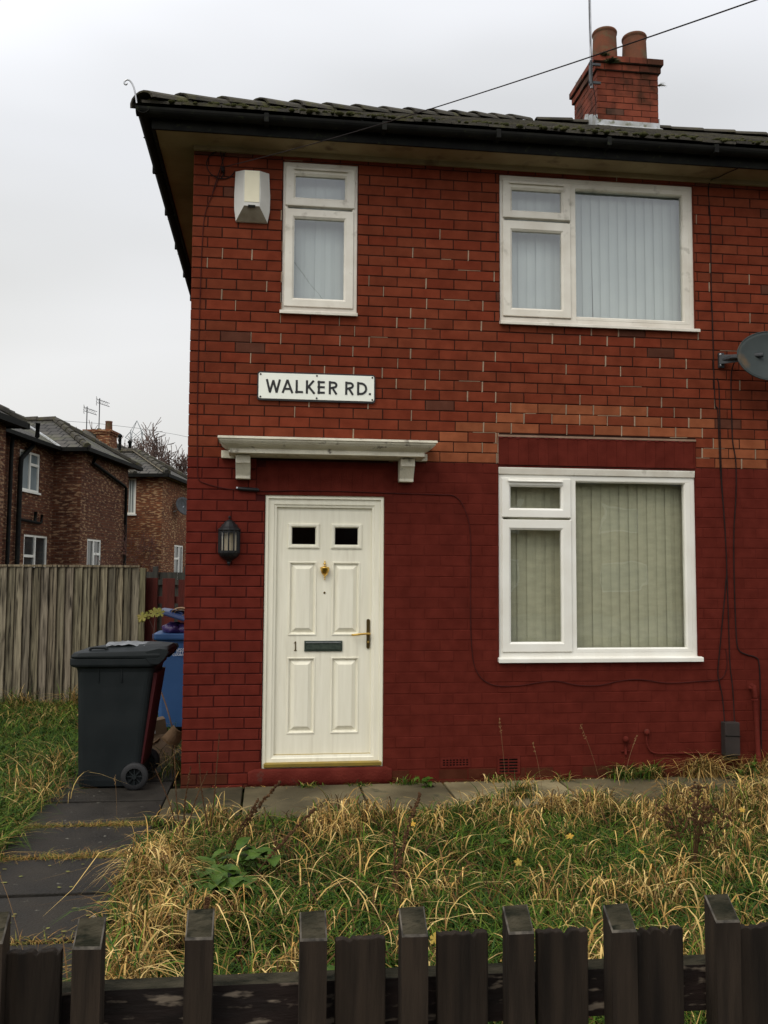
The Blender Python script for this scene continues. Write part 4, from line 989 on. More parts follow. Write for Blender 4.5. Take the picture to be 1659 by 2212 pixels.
# two painted pipe fittings
for (x, z, zb, lab) in ((3.49, .325, .205, 'red painted pipe knob on the wall right of the lower air brick'), (3.668, .378, .20, 'red painted pipe fitting with a bent tail left of the meter box')):
    t_ = thing('pipe_fitting', lab, 'pipe fitting', (x, 0, z), group='painted pipe fittings on the maroon wall')
    q = MB(); q.blob((x, -.022, z), .026, 3, jit=.04, nu=12, nv=8, sq=(.9, .8, 1.0)); rel(q.build('knob', 'masonry_paint', smooth=True), t_)
    q = MB()
    if zb == .205: q.tube([(x, -.015, z-.02), (x, -.015, zb)], .010, 8); q.box(x-.035, x+.035, -.012, -.001, zb+.02, zb+.028)
    else: q.tube(smooth_path([(x, -.015, z-.02), (x+.002, -.015, .28), (x+.05, -.015, .215), (x+.2, -.013, .205), (x+.45, -.012, .205), (x+.62, -.012, .19)]), .007, 6)
    rel(q.build('tail_pipe', 'masonry_paint', smooth=True), t_)

# cables ----------------------------------------------------------------
def cable(name, label, pts, r, m, parts=None, n_=6):
    q = MB(); q.tube(smooth_path(pts, n_), r, 5); return tag(q.build(name, m, smooth=True), label, 'cable')
yc = -.006
cable('wall_cable', 'thin cable down the left wall edge, over the door and looping under the front window',
      [(.215, yc, 4.80), (.150, yc, 4.62), (.095, yc, 4.45), (.078, yc, 4.2), (.068, yc, 3.6), (.066, yc, 3.0), (.070, yc, 2.72), (.075, yc, 2.50), (.085, yc, 2.36), (.15, yc, 2.32), (.30, yc, 2.285), (.45, yc, 2.275),
       (.60, yc, 2.270), (.85, yc, 2.278), (1.2, yc, 2.279), (1.55, yc, 2.272), (1.95, yc, 2.266), (2.10, yc, 2.255), (2.18, yc, 2.15), (2.225, yc, 1.95), (2.225, yc, 1.45), (2.235, yc, 1.05), (2.28, yc, .86), (2.40, yc, .765), (2.60, yc, .755),
       (2.78, yc, .78), (2.92, yc, .79), (3.10, yc, .755), (3.28, yc, .752), (3.45, yc, .785), (3.62, yc, .795), (3.85, yc, .765), (4.10, yc, .775), (4.30, yc, .79), (4.36, yc, .86), (4.37, yc, .96), (4.36, yc, 1.04)], .0033, 'cable_red')
q = MB(); q.tube([(.385, -.016, 2.288), (.40, -.018, 2.286), (.535, -.018, 2.279), (.55, -.016, 2.278)], [.008, .0155, .0155, .008], 10)
q.tube([(.375, -.016, 2.296), (.386, -.016, 2.290)], .008, 8, mi=1)
tag(q.build('cable_joint', ['black_gloss', 'letter_white'], smooth=True), 'black cylindrical cable joint under the left end of the canopy', 'cable joint')
def ray_pts(lst): return lst
cable('wall_cable', 'dark cable falling straight down beside the upper right window', [(4.42, -.26, 4.985), (4.34, -.12, 4.975), (4.298, yc, 4.95), (4.305, yc, 4.6), (4.300, yc, 4.1), (4.305, yc, 3.7), (4.308, yc, 3.3), (4.315, yc, 3.06), (4.335, yc, 3.0), (4.345, yc, 2.55), (4.372, yc, 2.1), (4.385, yc, 1.72), (4.372, yc, 1.55), (4.33, yc, 1.2), (4.300, yc, .95), (4.290, yc, .82), (4.322, yc, .66), (4.325, -.03, .45)], .0045, 'cable')
cable('wall_cable', 'middle one of the three cables running down below the satellite dish', [(4.335, yc, 3.285), (4.350, yc, 3.2), (4.352, yc, 2.8), (4.358, yc, 2.4), (4.378, yc, 2.0), (4.388, yc, 1.5), (4.392, yc, 1.1), (4.396, yc, .9), (4.415, yc, .7), (4.410, -.03, .45)], .0045, 'cable')
cable('wall_cable', 'rightmost cable, hanging from the satellite dish bracket', [(4.46, -.08, 3.43), (4.46, yc, 3.30), (4.458, yc, 2.9), (4.462, yc, 2.75), (4.485, yc, 2.58), (4.480, yc, 2.3), (4.455, yc, 2.0), (4.448, yc, 1.6), (4.455, yc, 1.15), (4.475, yc, 1.03), (4.54, yc, .99), (4.625, yc, .965), (4.65, yc, .90), (4.655, yc, .60), (4.65, yc, .2)], .005, 'cable')
q = MB(); q.tube([(.215+.115*math.cos(a), -.012-.006*math.sin(a*2), 4.86+.115*math.sin(a)) for a in [R(-20-i*14) for i in range(20)]], .004, 5)
q.tube(smooth_path([(.20, -.01, 4.98), (.225, -.02, 4.88), (.235, -.015, 4.80), (.215, yc, 4.75)]), .004, 5)
q.tube(smooth_path([(.245, -.01, 4.97), (.228, -.02, 4.90), (.205, -.015, 4.82), (.15, yc, 4.63)]), .0035, 5)
q.box(.215, .24, -.04, 0, 4.80, 4.83)
tag(q.build('coiled_cable', 'cable', smooth=False), 'coil of spare cable on a hook under the eaves, left of the alarm box', 'cable coil')
# overhead telephone wire to a pole behind the viewer
A, B = Vector((.235, -.04, 4.83)), Vector((2.9, -8.8, 4.35))
B = Vector((2.414, -4.0, 3.774)); Cc = A+(B-A)*2.2
pts = []
A0, B0 = A, Vector((2.414, -4.0, 3.774))
for i in range(41):
    t = i/40*2.0; p = A0+(B0-A0)*t; p.z += -.16*t*(1-t)*1.0+(.0 if t <= 1 else .35*(t-1)**2); pts.append(p)
q = MB(); q.tube(pts, .0030, 6); tag(q.build('overhead_wire', 'cable'), 'thin telephone wire rising from the eaves across the sky to the upper right', 'wire')

# ------------------------------------------------------------ wheelie bins
def hull_loft(mb, secs, mi=0, cap0=True, cap1=True):
    n_ = len(secs[0])
    b0 = len(mb.v)
    for s_ in secs: mb.v += [tuple(p) for p in s_]
    for j in range(len(secs)-1):
        for i in range(n_):
            mb.f.append([b0+j*n_+i, b0+j*n_+(i+1) % n_, b0+(j+1)*n_+(i+1) % n_, b0+(j+1)*n_+i]); mb.c.append((1, 1, 1)); mb.m.append(mi)
    if cap0: mb.f.append([b0+i for i in range(n_)][::-1]); mb.c.append((1, 1, 1)); mb.m.append(mi)
    if cap1: mb.f.append([b0+(len(secs)-1)*n_+i for i in range(n_)]); mb.c.append((1, 1, 1)); mb.m.append(mi)
def rr_sec(x0, x1, y0, y1, z, r, n_=4, slope=0):
    return [(p[0], p[1], z+slope*(p[0]-x0)) for p in rrect(x0, x1, y0, y1, r, n_)]
# local frame: x = depth of the bin (front at x=0, handle and wheels at x = .6), y = width
def wheelie(name, label, mats_, loc, rz_, body, lidm, open_lid=0.0):
    t_ = thing(name, label, 'bin', loc, rz_, group='wheelie bins beside the house')
    q = MB(); W = .56
    secs = [rr_sec(.035, .47, .045, W-.045, .015, .04), rr_sec(.03, .485, .04, W-.04, .06, .045), rr_sec(.012, .555, .018, W-.018, .76, .05), rr_sec(.008, .575, .012, W-.012, .87, .05),
            rr_sec(.0, .585, .006, W-.006, .90, .05), rr_sec(-.035, .60, -.02, W+.02, .915, .045), rr_sec(-.04, .605, -.025, W+.025, .93, .04), rr_sec(-.04, .61, -.025, W+.025, .972, .04), rr_sec(-.032, .60, -.018, W+.018, .976, .035)]
    hull_loft(q, secs)
    for yy in (-.006,):                                 # stiffening ribs under the rim
        for xx in (.17, .34): q.prism([(xx, .91), (xx+.006, .91), (xx+.006, .80), (xx+.003, .79), (xx, .80)], 'y', .004, .022)
    for yy in (.08, W-.11):                             # handle arms behind
        q.prism([(.56, .90), (.63, .975), (.66, .99), (.66, 1.01), (.62, 1.015), (.57, .97)], 'y', yy, yy+.035)
    b = q.build('body', body, t_, bevel=.004)
    q = MB(); q.tube([(.655, .06, 1.0), (.655, W-.06, 1.0)], .012, 10); q.build('handle', body, t_, smooth=True)
    # lid: rises in a shallow dome, hinged at the rear, with side cheeks running back
    q = MB(); so = .0
    secs = [rr_sec(-.030, .66, -.030, W+.030, .978, .05), rr_sec(-.035, .67, -.033, W+.033, .990, .05, slope=.015), rr_sec(-.020, .68, -.026, W+.026, 1.016, .06, slope=.03),
            rr_sec(.10, .67, .05, W-.05, 1.040, .09, slope=.035), rr_sec(.22, .60, .12, W-.12, 1.068, .10, slope=.01), rr_sec(.30, .50, .18, W-.18, 1.072, .06)]
    hull_loft(q, secs)
    for yy in (-.030, W+.012): q.prism([(.52, .976), (.56, .93), (.62, .93), (.665, .975), (.692, 1.02), (.68, 1.045), (.62, 1.052), (.52, 1.03)], 'y', yy, yy+.018)
    q.tube([(.665, -.035, 1.012), (.665, W+.035, 1.012)], .014, 10)
    if open_lid:
        T3 = Matrix.Translation((.70, 0, 1.01)) @ Matrix.Rotation(open_lid, 4, 'Y') @ Matrix.Translation((-.70, 0, -1.01))
        q.v = [tuple(T3 @ Vector(p)) for p in q.v]
    ld = q.build('lid', lidm, t_, smooth=False, bevel=.004)
    q = MB(); q.tube(smooth_path([(.10, .03, 1.015), (.105, .03, 1.045), (.13, .03, 1.052), (.20, .03, 1.052), (.225, .03, 1.045), (.23, .03, 1.02)]), .010, 8)
    if open_lid: q.v = [tuple(T3 @ Vector(p)) for p in q.v]
    q.build('lid_grip', lidm, ld, smooth=True)
    q = MB(); q.tube([(.46, .0, .10), (.46, W, .10)], .012, 8); q.build('axle', 'galv', t_)
    for yy, s_ in ((-.012, 1), (W+.012, -1)):
        w_ = MB(); ang = .045*s_
        w_.lathe([(.062, 0), (.092, 0), (.100, .008), (.100, .040), (.092, .048), (.062, .048)], (.46, yy-.024, .10), 28, axis='y'); w_.v = list(w_.v)
        wo = w_.build('wheel', 'rubber', t_, smooth=True)
        r2 = MB(); r2.lathe([(.062, .004), (.062, .044)], (.46, yy-.024, .10), 28, axis='y'); r2.lathe([(.018, -.004), (.018, .05)], (.46, yy-.024, .10), 12, axis='y')
        r2.lathe([(0, -.004), (.018, -.004)], (.46, yy-.024, .10), 12, axis='y'); r2.lathe([(0, .05), (.018, .05)], (.46, yy-.024, .10), 12, axis='y')
        for k_ in range(8):
            a = R(45*k_); m4 = Matrix.Translation((.46, yy, .10)) @ Matrix.Rotation(a, 4, 'Y'); r2.box(.012, .064, -.012, .012, -.0045, .0045, mat_=m4)
        r2.lathe([(.0, .030), (.062, .030)], (.46, yy-.024, .10), 20, axis='y')
        r2.build('rim', body, wo)
    return t_, ld
bin1, _ = wheelie('wheelie_bin', 'dark grey wheelie bin with closed lid standing on the path', 'bin', (-.800, .03, .012), R(-1.5), 'bin_black', 'bin_black')
q = MB(); q.hexa([(.488, .06, .16), (.500, .06, .16), (.500, .50, .16), (.488, .50, .16)], [(.572, .06, .86), (.600, .06, .86), (.600, .50, .86), (.572, .50, .86)]); o = q.build('rear_panel', 'bin_red', bin1)
# rubbish sheet lying on its lid
q = MB(); vs = []; fs = []; rp = random.Random(2)
for j in range(7):
    for i in range(13):
        x_ = -.60+.30*i/12; y_ = .10+.34*j/6; vs.append((x_+rp.uniform(-.01, .01), y_, 1.094+rp.uniform(-.003, .010)-.03*abs(j/6-.5)**2*4*.5-.012*(abs(i/12-.5)*2)**2))
for j in range(6):
    for i in range(12): q_ = j*13+i; fs.append((q_, q_+1, q_+14, q_+13))
q.faces(vs, fs); q.blob((-.565, .13, 1.075), .03, 4, sq=(1.3, .8, .35), jit=.4)
tag(q.build('plastic_film', 'poly', smooth=True), 'crumpled clear plastic film lying on the dark bin lid', 'film')

bin2, l2 = wheelie('wheelie_bin', 'blue wheelie bin with lid propped open, behind the house corner', 'bin', (-.515, 2.56, .03), R(0), 'bin_blue', 'bin_blue_lid', open_lid=R(17))
def text_mesh(name, body, size, m, parent, loc, align='CENTER'):
    c = bpy.data.curves.new(name, 'FONT'); c.body = body; c.size = size; c.align_x = align; c.extrude = .0008; c.space_line = .78; c.resolution_u = 2
    t_ = bpy.data.objects.new(name, c); COL.objects.link(t_)
    dg = bpy.context.evaluated_depsgraph_get(); me = bpy.data.meshes.new_from_object(t_.evaluated_get(dg)); bpy.data.objects.remove(t_)
    me.transform(Matrix.Translation(loc) @ Matrix.Rotation(R(90), 4, 'X')); me.materials.clear(); me.materials.append(M[m])
    o_ = bpy.data.objects.new(name, me); COL.objects.link(o_); o_.parent = parent; return o_
text_mesh('lettering', 'SALFORD\nCITY\nCOUNCIL', .034, 'letter_white', bin2, (.243, .0005, .802))
q = MB(); q.blob((-.36, 2.80, 1.045), .115, 8, sq=(1.15, 1.6, .62), jit=.10, nu=14, nv=9); q.blob((-.23, 2.75, 1.05), .10, 9, sq=(1.1, 1.4, .62), jit=.12, nu=12, nv=8)
tag(q.build('rubbish_bag', 'purple_bag', smooth=True), 'shiny purple rubbish bag bulging out of the blue bin', 'bag')
q = MB()
for k_ in range(5): q.tube(smooth_path([(-.165+.02*k_, 2.60, 1.00), (-.18+.02*k_, 2.55, 1.03+.01*(k_ % 2)), (-.17+.025*k_, 2.57, 1.07)]), .006, 5)
tag(q.build('white_netting', 'letter_white'), 'scrap of white netting caught under the blue bin lid', 'netting')
q = MB(); sp = []
for i in range(42):
    a = R(200-i*16); r_ = .085-.0012*i; sp.append((-.27+r_*1.15*math.cos(a), 1.222+r_*.62*math.sin(a)))
vs = []; fs = []
for (x_, z_) in sp: vs += [(x_, 2.56, z_), (x_-.02, 2.86, z_-.0)]
for i in range(41): fs.append((2*i, 2*i+1, 2*i+3, 2*i+2))
q.faces(vs, fs); o = q.build('cardboard_roll', 'cardboard', smooth=True); m_ = o.modifiers.new('thick', 'SOLIDIFY'); m_.thickness = .004
tag(o, 'rolled up piece of brown cardboard on top of the blue bin lid', 'cardboard')

# boxes and boards behind the dark bin
bx = thing('cardboard_box', 'flattened cardboard box with a white and red label behind the dark bin', 'box', (-.28, 1.2, .2))
q = MB(); M3 = Matrix.Translation((-.285, 1.02, .245)) @ Matrix.Rotation(R(-10), 4, 'Y') @ Matrix.Rotation(R(12), 4, 'Z'); q.box(-.14, .07, 0, .20, -.03, .12, mat_=M3); rel(q.build('carton', 'cardboard_wet'), bx)
q = MB(); q.box(-.085, -.028, -.003, -.0005, .015, .112, mat_=M3); rel(q.build('sticker', 'letter_white'), bx)
for ch_, dz_ in (('V', .078), ('a', .044)):
    t_ = text_mesh('lettering', ch_, .055, 'letter_red', None, (0, 0, 0)); t_.data.transform(M3 @ Matrix.Translation((-.072, -.0045, dz_)) @ Matrix.Rotation(R(90), 4, 'Y')); rel(t_, bx)
for k_, (px, pz, ry, w_, h_, lab) in enumerate(((-.155, .235, 35, .14, .17, 'torn cardboard flap beside the labelled box'), (-.33, .165, -28, .16, .05, 'small torn cardboard strip under the labelled box'))):
    q = MB(); M3 = Matrix.Translation((px, .98+k_*.03, pz)) @ Matrix.Rotation(R(ry), 4, 'Y') @ Matrix.Rotation(R(20), 4, 'X')
    vs = []; nn = 6
    for j in range(nn+1):
        for i in range(nn+1): u, v = i/nn-.5, j/nn-.5; vs.append(M3 @ Vector((u*w_*(1-.3*v), -.03*math.cos(u*3)+.01*math.sin(v*7), v*h_)))
    q.faces(vs, [(j*(nn+1)+i, j*(nn+1)+i+1, (j+1)*(nn+1)+i+1, (j+1)*(nn+1)+i) for j in range(nn) for i in range(nn)])
    o = q.build('cardboard_flap', 'cardboard'); o.modifiers.new('thick', 'SOLIDIFY').thickness = .004; tag(o, lab, 'cardboard', 'torn pieces of cardboard behind the dark bin')
q = MB(); q.hexa([(-.43, .88, 0.0), (-.12, .88, 0.0), (-.12, .92, 0.0), (-.43, .92, 0.0)], [(-.41, 1.0, .19), (-.17, 1.0, .20), (-.17, 1.02, .20), (-.41, 1.02, .19)])
q.hexa([(-.41, 1.0, .19), (-.17, 1.0, .20), (-.17, 1.02, .20), (-.41, 1.02, .19)], [(-.36, 1.02, .245), (-.20, 1.02, .24), (-.20, 1.04, .24), (-.36, 1.04, .245)])
tag(q.build('leaning_board', 'cardboard_wet', bevel=.004), 'damp brown board leaning in the gap between the dark bin and the wall', 'board')
q = MB(); q.tube(smooth_path([(-.345, 1.3, .66), (-.25, 1.2, .46), (-.15, 1.05, .20)]), .007, 6); tag(q.build('stick', 'twig'), 'thin stick leaning in front of the blue bin', 'stick')

# ------------------------------------------------------------ fences
# pale feather-edge fence
ff = thing('timber_fence', 'pale weathered closeboard fence in front of the neighbouring houses', 'fence', (-3, 4.6, 0))
q = MB(); rf_ = random.Random(12); x = -7.4; Y0 = 4.6
edges = []
while x < -1.0:
    w = rf_.uniform(.094, .106); k_ = rf_.uniform(.60, 1.2); lean = rf_.uniform(-.004, .004); hz = 1.70+.003*(x+3)+rf_.uniform(-.004, .003); d0 = rf_.uniform(-.002, .002)
    c_ = (k_, k_*rf_.uniform(.96, 1.03), k_*rf_.uniform(.9, 1.02))
    q.hexa([(x+lean, Y0-.004+d0, .0), (x+w+.012+lean, Y0-.034+d0, .0), (x+w+.012+lean, Y0-.016, .0), (x+lean, Y0+.004, .0)],
           [(x, Y0-.004+d0, hz), (x+w+.012, Y0-.034+d0, hz), (x+w+.012, Y0-.016, hz), (x, Y0+.004, hz)], c_)
    x += w
XE = x+.016
rel(q.build('boards', 'fence_new', bevel=.0015), ff)
q = MB(); q.box(-7.4, XE, Y0-.038, Y0+.045, 1.705, 1.732, (1.05, 1, .9)); rel(q.build('cap_rail', 'fence_new', bevel=.002), ff)
q = MB(); q.box(XE+.002, XE+.075, Y0-.03, Y0+.05, 0, 1.70, (.8, .85, .7)); rel(q.build('end_post', 'fence_new', bevel=.003), ff)
# red picket fence behind the bins
fr = thing('picket_fence', 'red brown picket fence with gaps behind the bins', 'fence', (-.5, 4.75, 0))
x = -.93; k_ = 0
for (a, b) in ((-.925, -.775), (-.715, -.560), (-.515, -.395), (-.335, -.20), (-.145, -.01)):
    q = MB(); k2 = random.uniform(.85, 1.15); q.box(a, b, 4.72, 4.742, .02, 1.565+random.uniform(-.012, .012), (k2, k2, k2)); rel(q.build('picket', 'fence_red', bevel=.002), fr)
for z_ in (.4, 1.25):
    q = MB(); q.box(-.95, .0, 4.745, 4.80, z_, z_+.09, (.8, .8, .8)); rel(q.build('rail', 'fence_red'), fr)
# older fence further back
fo = thing('old_fence', 'old grey panel fence behind the red pickets', 'fence', (-.9, 7.0, 0))
q = MB(); x = -3.0
while x < .8: q.box(x, x+.135, 7.0, 7.02, 0, 1.66+random.uniform(-.01, .01), mi=0); x += .14
rel(q.build('boards', 'fence_far'), fo)
for x in (-2.6, -1.12, -.66, .3):
    q = MB(); q.box(x, x+.075, 6.94, 6.995, 0, 1.74); rel(q.build('post', 'fence_far', bevel=.004), fo)
q = MB(); q.box(-3, .8, 6.955, 6.998, 1.46, 1.54); rel(q.build('rail', 'fence_far'), fo)

# dark picket fence in the foreground
fg = thing('front_fence', 'dark stained front picket fence with tall posts and wide boards, in the foreground', 'fence', (1, -4.85, 0))
FY = -4.85
POSTS = [(.001, .064, .872), (.217, .291, .852), (.461, .529, .861), (.719, .786, .847), (.964, 1.027, .846), (1.215, 1.288, .841), (1.464, 1.545, .834), (1.719, 1.809, .846), (1.985, 2.06, .84), (2.24, 2.31, .84)]
for i, (a, b, zt) in enumerate(POSTS):
    q = MB(); a, b = (b-.063, b) if a > .6 else (a, a+.063); zf = zt-.069; zt = 1.6234-(1.6234-zt)*1.028; k2 = random.uniform(.85, 1.2); dp = .060; lx = random.uniform(-.003, .003)
    B4 = [(a, FY, .0), (b, FY, .0), (b, FY+dp, .0), (a, FY+dp, .0)]; T4 = [(a+lx, FY, zf), (b+lx, FY, zf-random.uniform(0, .003)), (b+lx, FY+dp, zt), (a+lx, FY+dp, zt-random.uniform(0, .004))]
    q.faces(B4+T4, [(3, 2, 1, 0), (0, 1, 5, 4), (1, 2, 6, 5), (2, 3, 7, 6), (3, 0, 4, 7)], (k2, k2, k2)); q.faces(T4, [(0, 1, 2, 3)], (1, 1, 1), 1)
    o = q.build('post', ['fence_dark', 'fence_top', 'worn_edge']); fixn(o); bv = o.modifiers.new('b', 'BEVEL'); bv.width = .0035; bv.segments = 1; bv.material = 2; bv.limit_method = 'ANGLE'; bv.angle_limit = R(25); rel(o, fg)
    bv.limit_method = 'WEIGHT'; wa = o.data.attributes.new('bevel_weight_edge', 'FLOAT', 'EDGE')
    for e_ in o.data.edges:
        zz_ = [o.data.vertices[v_].co.z for v_ in e_.vertices]; wa.data[e_.index].value = 1.0 if min(zz_) > .5 else 0.0
BOARDS = [(.057, .184, .782), (.811, .931, .780), (1.056, 1.181, .780), (1.304, 1.432, .776), (1.557, 1.678, .768), (1.812, 1.94, .765), (2.09, 2.21, .765)]
for i, (a, b, zt) in enumerate(BOARDS):
    q = MB(); k2 = random.uniform(.7, 1.05); rt = random.Random(i); nn = 14; zt = 1.6234-(1.6234-zt)*1.0165-.004
    top = [(a+(b-a)*j/nn, zt+rt.uniform(-.0035, .002)-(rt.random() < .16)*rt.uniform(.004, .014)) for j in range(nn+1)]
    q.prism([(a, 0), (b, 0)]+top[::-1], 'y', FY+.035, FY+.058, (k2, k2, k2))
    o = q.build('board', 'fence_dark'); rel(o, fg); bv = o.modifiers.new('b', 'BEVEL'); bv.width = .0025; bv.segments = 2; bv.limit_method = 'ANGLE'
q = MB(); q.hexa([(-.3, FY+.080, .538), (2.4, FY+.080, .526), (2.4, FY+.125, .526), (-.3, FY+.125, .538)], [(-.3, FY+.080, .655), (2.4, FY+.080, .636), (2.4, FY+.125, .642), (-.3, FY+.125, .661)], (1, 1, 1), 0)
q.faces([(-.3, FY+.0805, .6555), (2.4, FY+.0805, .6365), (2.4, FY+.125, .6425), (-.3, FY+.125, .6615)], [(0, 1, 2, 3)], (1, 1, 1), 1)
o = q.build('rail', ['fence_rail', 'fence_top']); rel(o, fg)
q = MB(); q.box(-.3, 2.4, FY+.08, FY+.125, .18, .28); rel(q.build('rail', 'fence_rail', bevel=.003), fg)

# ------------------------------------------------------------ houses beyond
PHI = R(9.7)
E1 = Vector((math.sin(PHI), math.cos(PHI), 0)); E2 = Vector((math.cos(PHI), -math.sin(PHI), 0)); OO = Vector((-4.387, 18.457, 0))
RZ = -PHI                                                 # local x = E2 (towards the right), local y = E1 (away)
def roofface(mb, pts, col=(1, 1, 1)):
    P = [Vector(p) for p in pts]; e = (P[1]-P[0]).normalized(); nrm = (P[1]-P[0]).cross(P[2]-P[0]).normalized(); f = nrm.cross(e)
    mb.face(pts, col, 0, [((p-P[0]).dot(e), (p-P[0]).dot(f)) for p in P])
def capline(mb, a, b, r=.10, step=.42, mi=1, col=(1, 1, 1)):
    a, b = Vector(a), Vector(b); L_ = (b-a).length; d = (b-a)/L_; n_ = max(1, int(L_/step))
    for i in range(n_):
        p0 = a+d*(L_*i/n_); p1 = a+d*(L_*(i+1)/n_+.03); k = random.uniform(.8, 1.2); mb.tube([p0+Vector((0, 0, .03)), p1+Vector((0, 0, .015))], [r*1.08, r*.92], 7, (k*col[0], k*col[1], k*col[2]), mi)
def wallbox(mb, u0, u1, v0, v1, z1, holes_u=(), holes_v=()):
    """walls of a block; holes_u: openings in the u1 face (v0,v1,z0,z1); holes_v: openings in the v0 face"""
    ch = MB()
    holes_grid(ch, u0, u1, 0, z1, v0, list(holes_v)); off_ = len(mb.v); mb.v += ch.v; mb.f += [[i+off_ for i in f] for f in ch.f]; mb.c += ch.c; mb.m += ch.m
    ch = MB(); holes_grid(ch, v0, v1, 0, z1, 0, list(holes_u)); off_ = len(mb.v); mb.v += [(u1, p[0], p[2]) for p in ch.v]; mb.f += [[i+off_ for i in f] for f in ch.f]; mb.c += ch.c; mb.m += ch.m
    mb.face([(u0, v1, 0), (u1, v1, 0), (u1, v1, z1), (u0, v1, z1)]); mb.face([(u0, v0, 0), (u0, v1, 0), (u0, v1, z1), (u0, v0, z1)])
def far_window(parent, face, c, a0, a1, z0, z1, mull, glass='glass_far', sill=True, blind=False, trans=None):
    """face 'u': in the plane u=c running along v; face 'v': in the plane v=c running along u"""
    def P(a, d, z): return (c+d, a, z) if face == 'u' else (a, c-d, z)
    def bx_(mb, a, b, d0, d1, c0, c1):
        mb.hexa([P(a, d0, c0), P(b, d0, c0), P(b, d1, c0), P(a, d1, c0)], [P(a, d0, c1), P(b, d0, c1), P(b, d1, c1), P(a, d1, c1)])
    f = MB(); t = .055
    bx_(f, a0, a0+t, -.06, -.01, z0, z1); bx_(f, a1-t, a1, -.06, -.01, z0, z1); bx_(f, a0+t, a1-t, -.06, -.01, z1-t, z1); bx_(f, a0+t, a1-t, -.06, -.01, z0, z0+t)
    if mull: bx_(f, mull-.035, mull+.035, -.06, -.008, z0+t, z1-t)
    if trans: bx_(f, trans[0], trans[1], -.06, -.006, trans[2]-.035, trans[2]+.035)
    if sill: bx_(f, a0-.04, a1+.04, -.05, .05, z0-.05, z0)
    w = f.build('window', 'upvc', parent)
    p = MB(); p.face([P(a0+t, -.045, z0+t), P(a1-t, -.045, z0+t), P(a1-t, -.045, z1-t), P(a0+t, -.045, z1-t)]); p.build('pane', glass, w)
    if blind:
        b_ = MB(); a = a0+t
        while a < a1-t: bx_(b_, a+.012, a+.07, -.042, -.038, z0+t, z1-t); a += .085
        b_.build('blind', 'blind_up', w)
    return w
def pipe(parent, pts, r, name='downpipe'):
    q = MB(); q.tube(pts, r, 8); return q.build(name, 'black_plastic', parent, smooth=True)

EZ = 5.10
ha = thing('brick_house', 'mottled brown brick house behind the pale fence, with black drainpipes', 'house', OO, RZ)
mb = MB()
mw = (-1.82, -.62, 3.78, 4.82); mwl = (-1.42, .02, 1.45, 2.64)
wallbox(mb, -7.4, -1.1, -16, 5.0, 5.06, holes_u=[mw, mwl])
wallbox(mb, -1.3, -.30, .30, 4.25, 5.06, holes_u=[(.88, 1.96, 1.3, 2.62)])
wallbox(mb, -1.3, -.30, -8.2, -4.3, 5.06)
mb.build('wall', 'far_brick_a', ha)
mb = MB(); z = EZ; ZR = 6.86
A_, B_, C_, D_ = (-.78, -16.4, z), (-.78, 5.35, z), (-7.7, 5.35, z), (-7.7, -16.4, z); r0, r1 = (-4.15, -13, ZR), (-4.15, 2.4, ZR)
roofface(mb, [A_, B_, r1, r0]); roofface(mb, [B_, C_, r1]); roofface(mb, [C_, D_, r0, r1]); roofface(mb, [D_, A_, r0])
for (va, vb) in ((-.03, 4.62), (-8.55, -3.93)):
    vm = (va+vb)/2; w0, w1, pk, bk = (-.03, va, z+.012), (-.03, vb, z+.012), (-1.93, vm, 6.27), (-3.05, vm, 6.27)
    roofface(mb, [w0, w1, pk]); roofface(mb, [(-.80, va, z+.012), w0, pk, bk]); roofface(mb, [w1, (-.80, vb, z+.012), bk, pk])
    capline(mb, w0, pk); capline(mb, w1, pk); capline(mb, pk, bk)
    mb.tube([(-.80, va, z+.03), (-1.9, va+1.1, z+.61), (-3.0, vm, 6.25)], .035, 5, (1, 1, 1), 2)
capline(mb, B_, r1); capline(mb, r0, r1)
mb.box(-.82, -.72, -16.4, -.1, z-.09, z+.01, mi=3); mb.box(-.10, .06, -.1, 4.66, z-.10, z+.01, mi=3); mb.box(-.85, .0, -.12, .0, z-.10, z+.01, mi=3)
mb.box(-.10, .06, -8.6, -3.86, z-.12, z+.02, mi=3); mb.box(-.85, .06, -3.95, -3.86, z-.10, z+.02, mi=3)
mb.box(-1.2, -.80, -16.2, 0, z-.05, z-.03, mi=3); mb.box(-1.2, -.05, .0, 4.6, z-.06, z-.04, mi=3); mb.box(-1.2, -.05, -8.5, -3.9, z-.06, z-.04, mi=3)
mb.build('roof', ['far_tile', 'tile', 'lead', 'black_plastic'], ha)
far_window(ha, 'u', -1.1, *mw, -1.17, 'glass_far_pale', trans=(-1.17, -.62, 4.5))
far_window(ha, 'u', -1.1, *mwl, -.72, trans=(-1.42, -.72, 2.08))
far_window(ha, 'u', -.30, .88, 1.96, 1.3, 2.62, 1.40, trans=(1.40, 1.96, 2.2), sill=False)
pipe(ha, [(-.95, -1.15, 5.6), (-.97, -1.12, 5.25), (-.99, -1.35, 4.95), (-1.0, -1.95, 4.55), (-1.0, -1.98, 4.3), (-1.0, -2.0, 0)], .062)
pipe(ha, [(-1.0, -2.45, 5.0), (-1.0, -2.5, 4.8), (-1.0, -2.55, 0)], .05)
pipe(ha, [(-1.0, -1.98, 3.0), (-1.0, -.75, 2.96), (-1.0, -.62, 3.0), (-1.0, -.60, 3.2)], .04, 'waste_pipe')
pipe(ha, [(-1.0, -1.02, 2.98), (-1.0, -1.0, 3.25)], .04, 'waste_pipe')
pipe(ha, [(-.1, .85, 5.0), (-.2, .88, 4.80), (-.22, 3.6, 4.42), (-.22, 3.86, 4.35), (-.22, 3.9, 0)], .05)

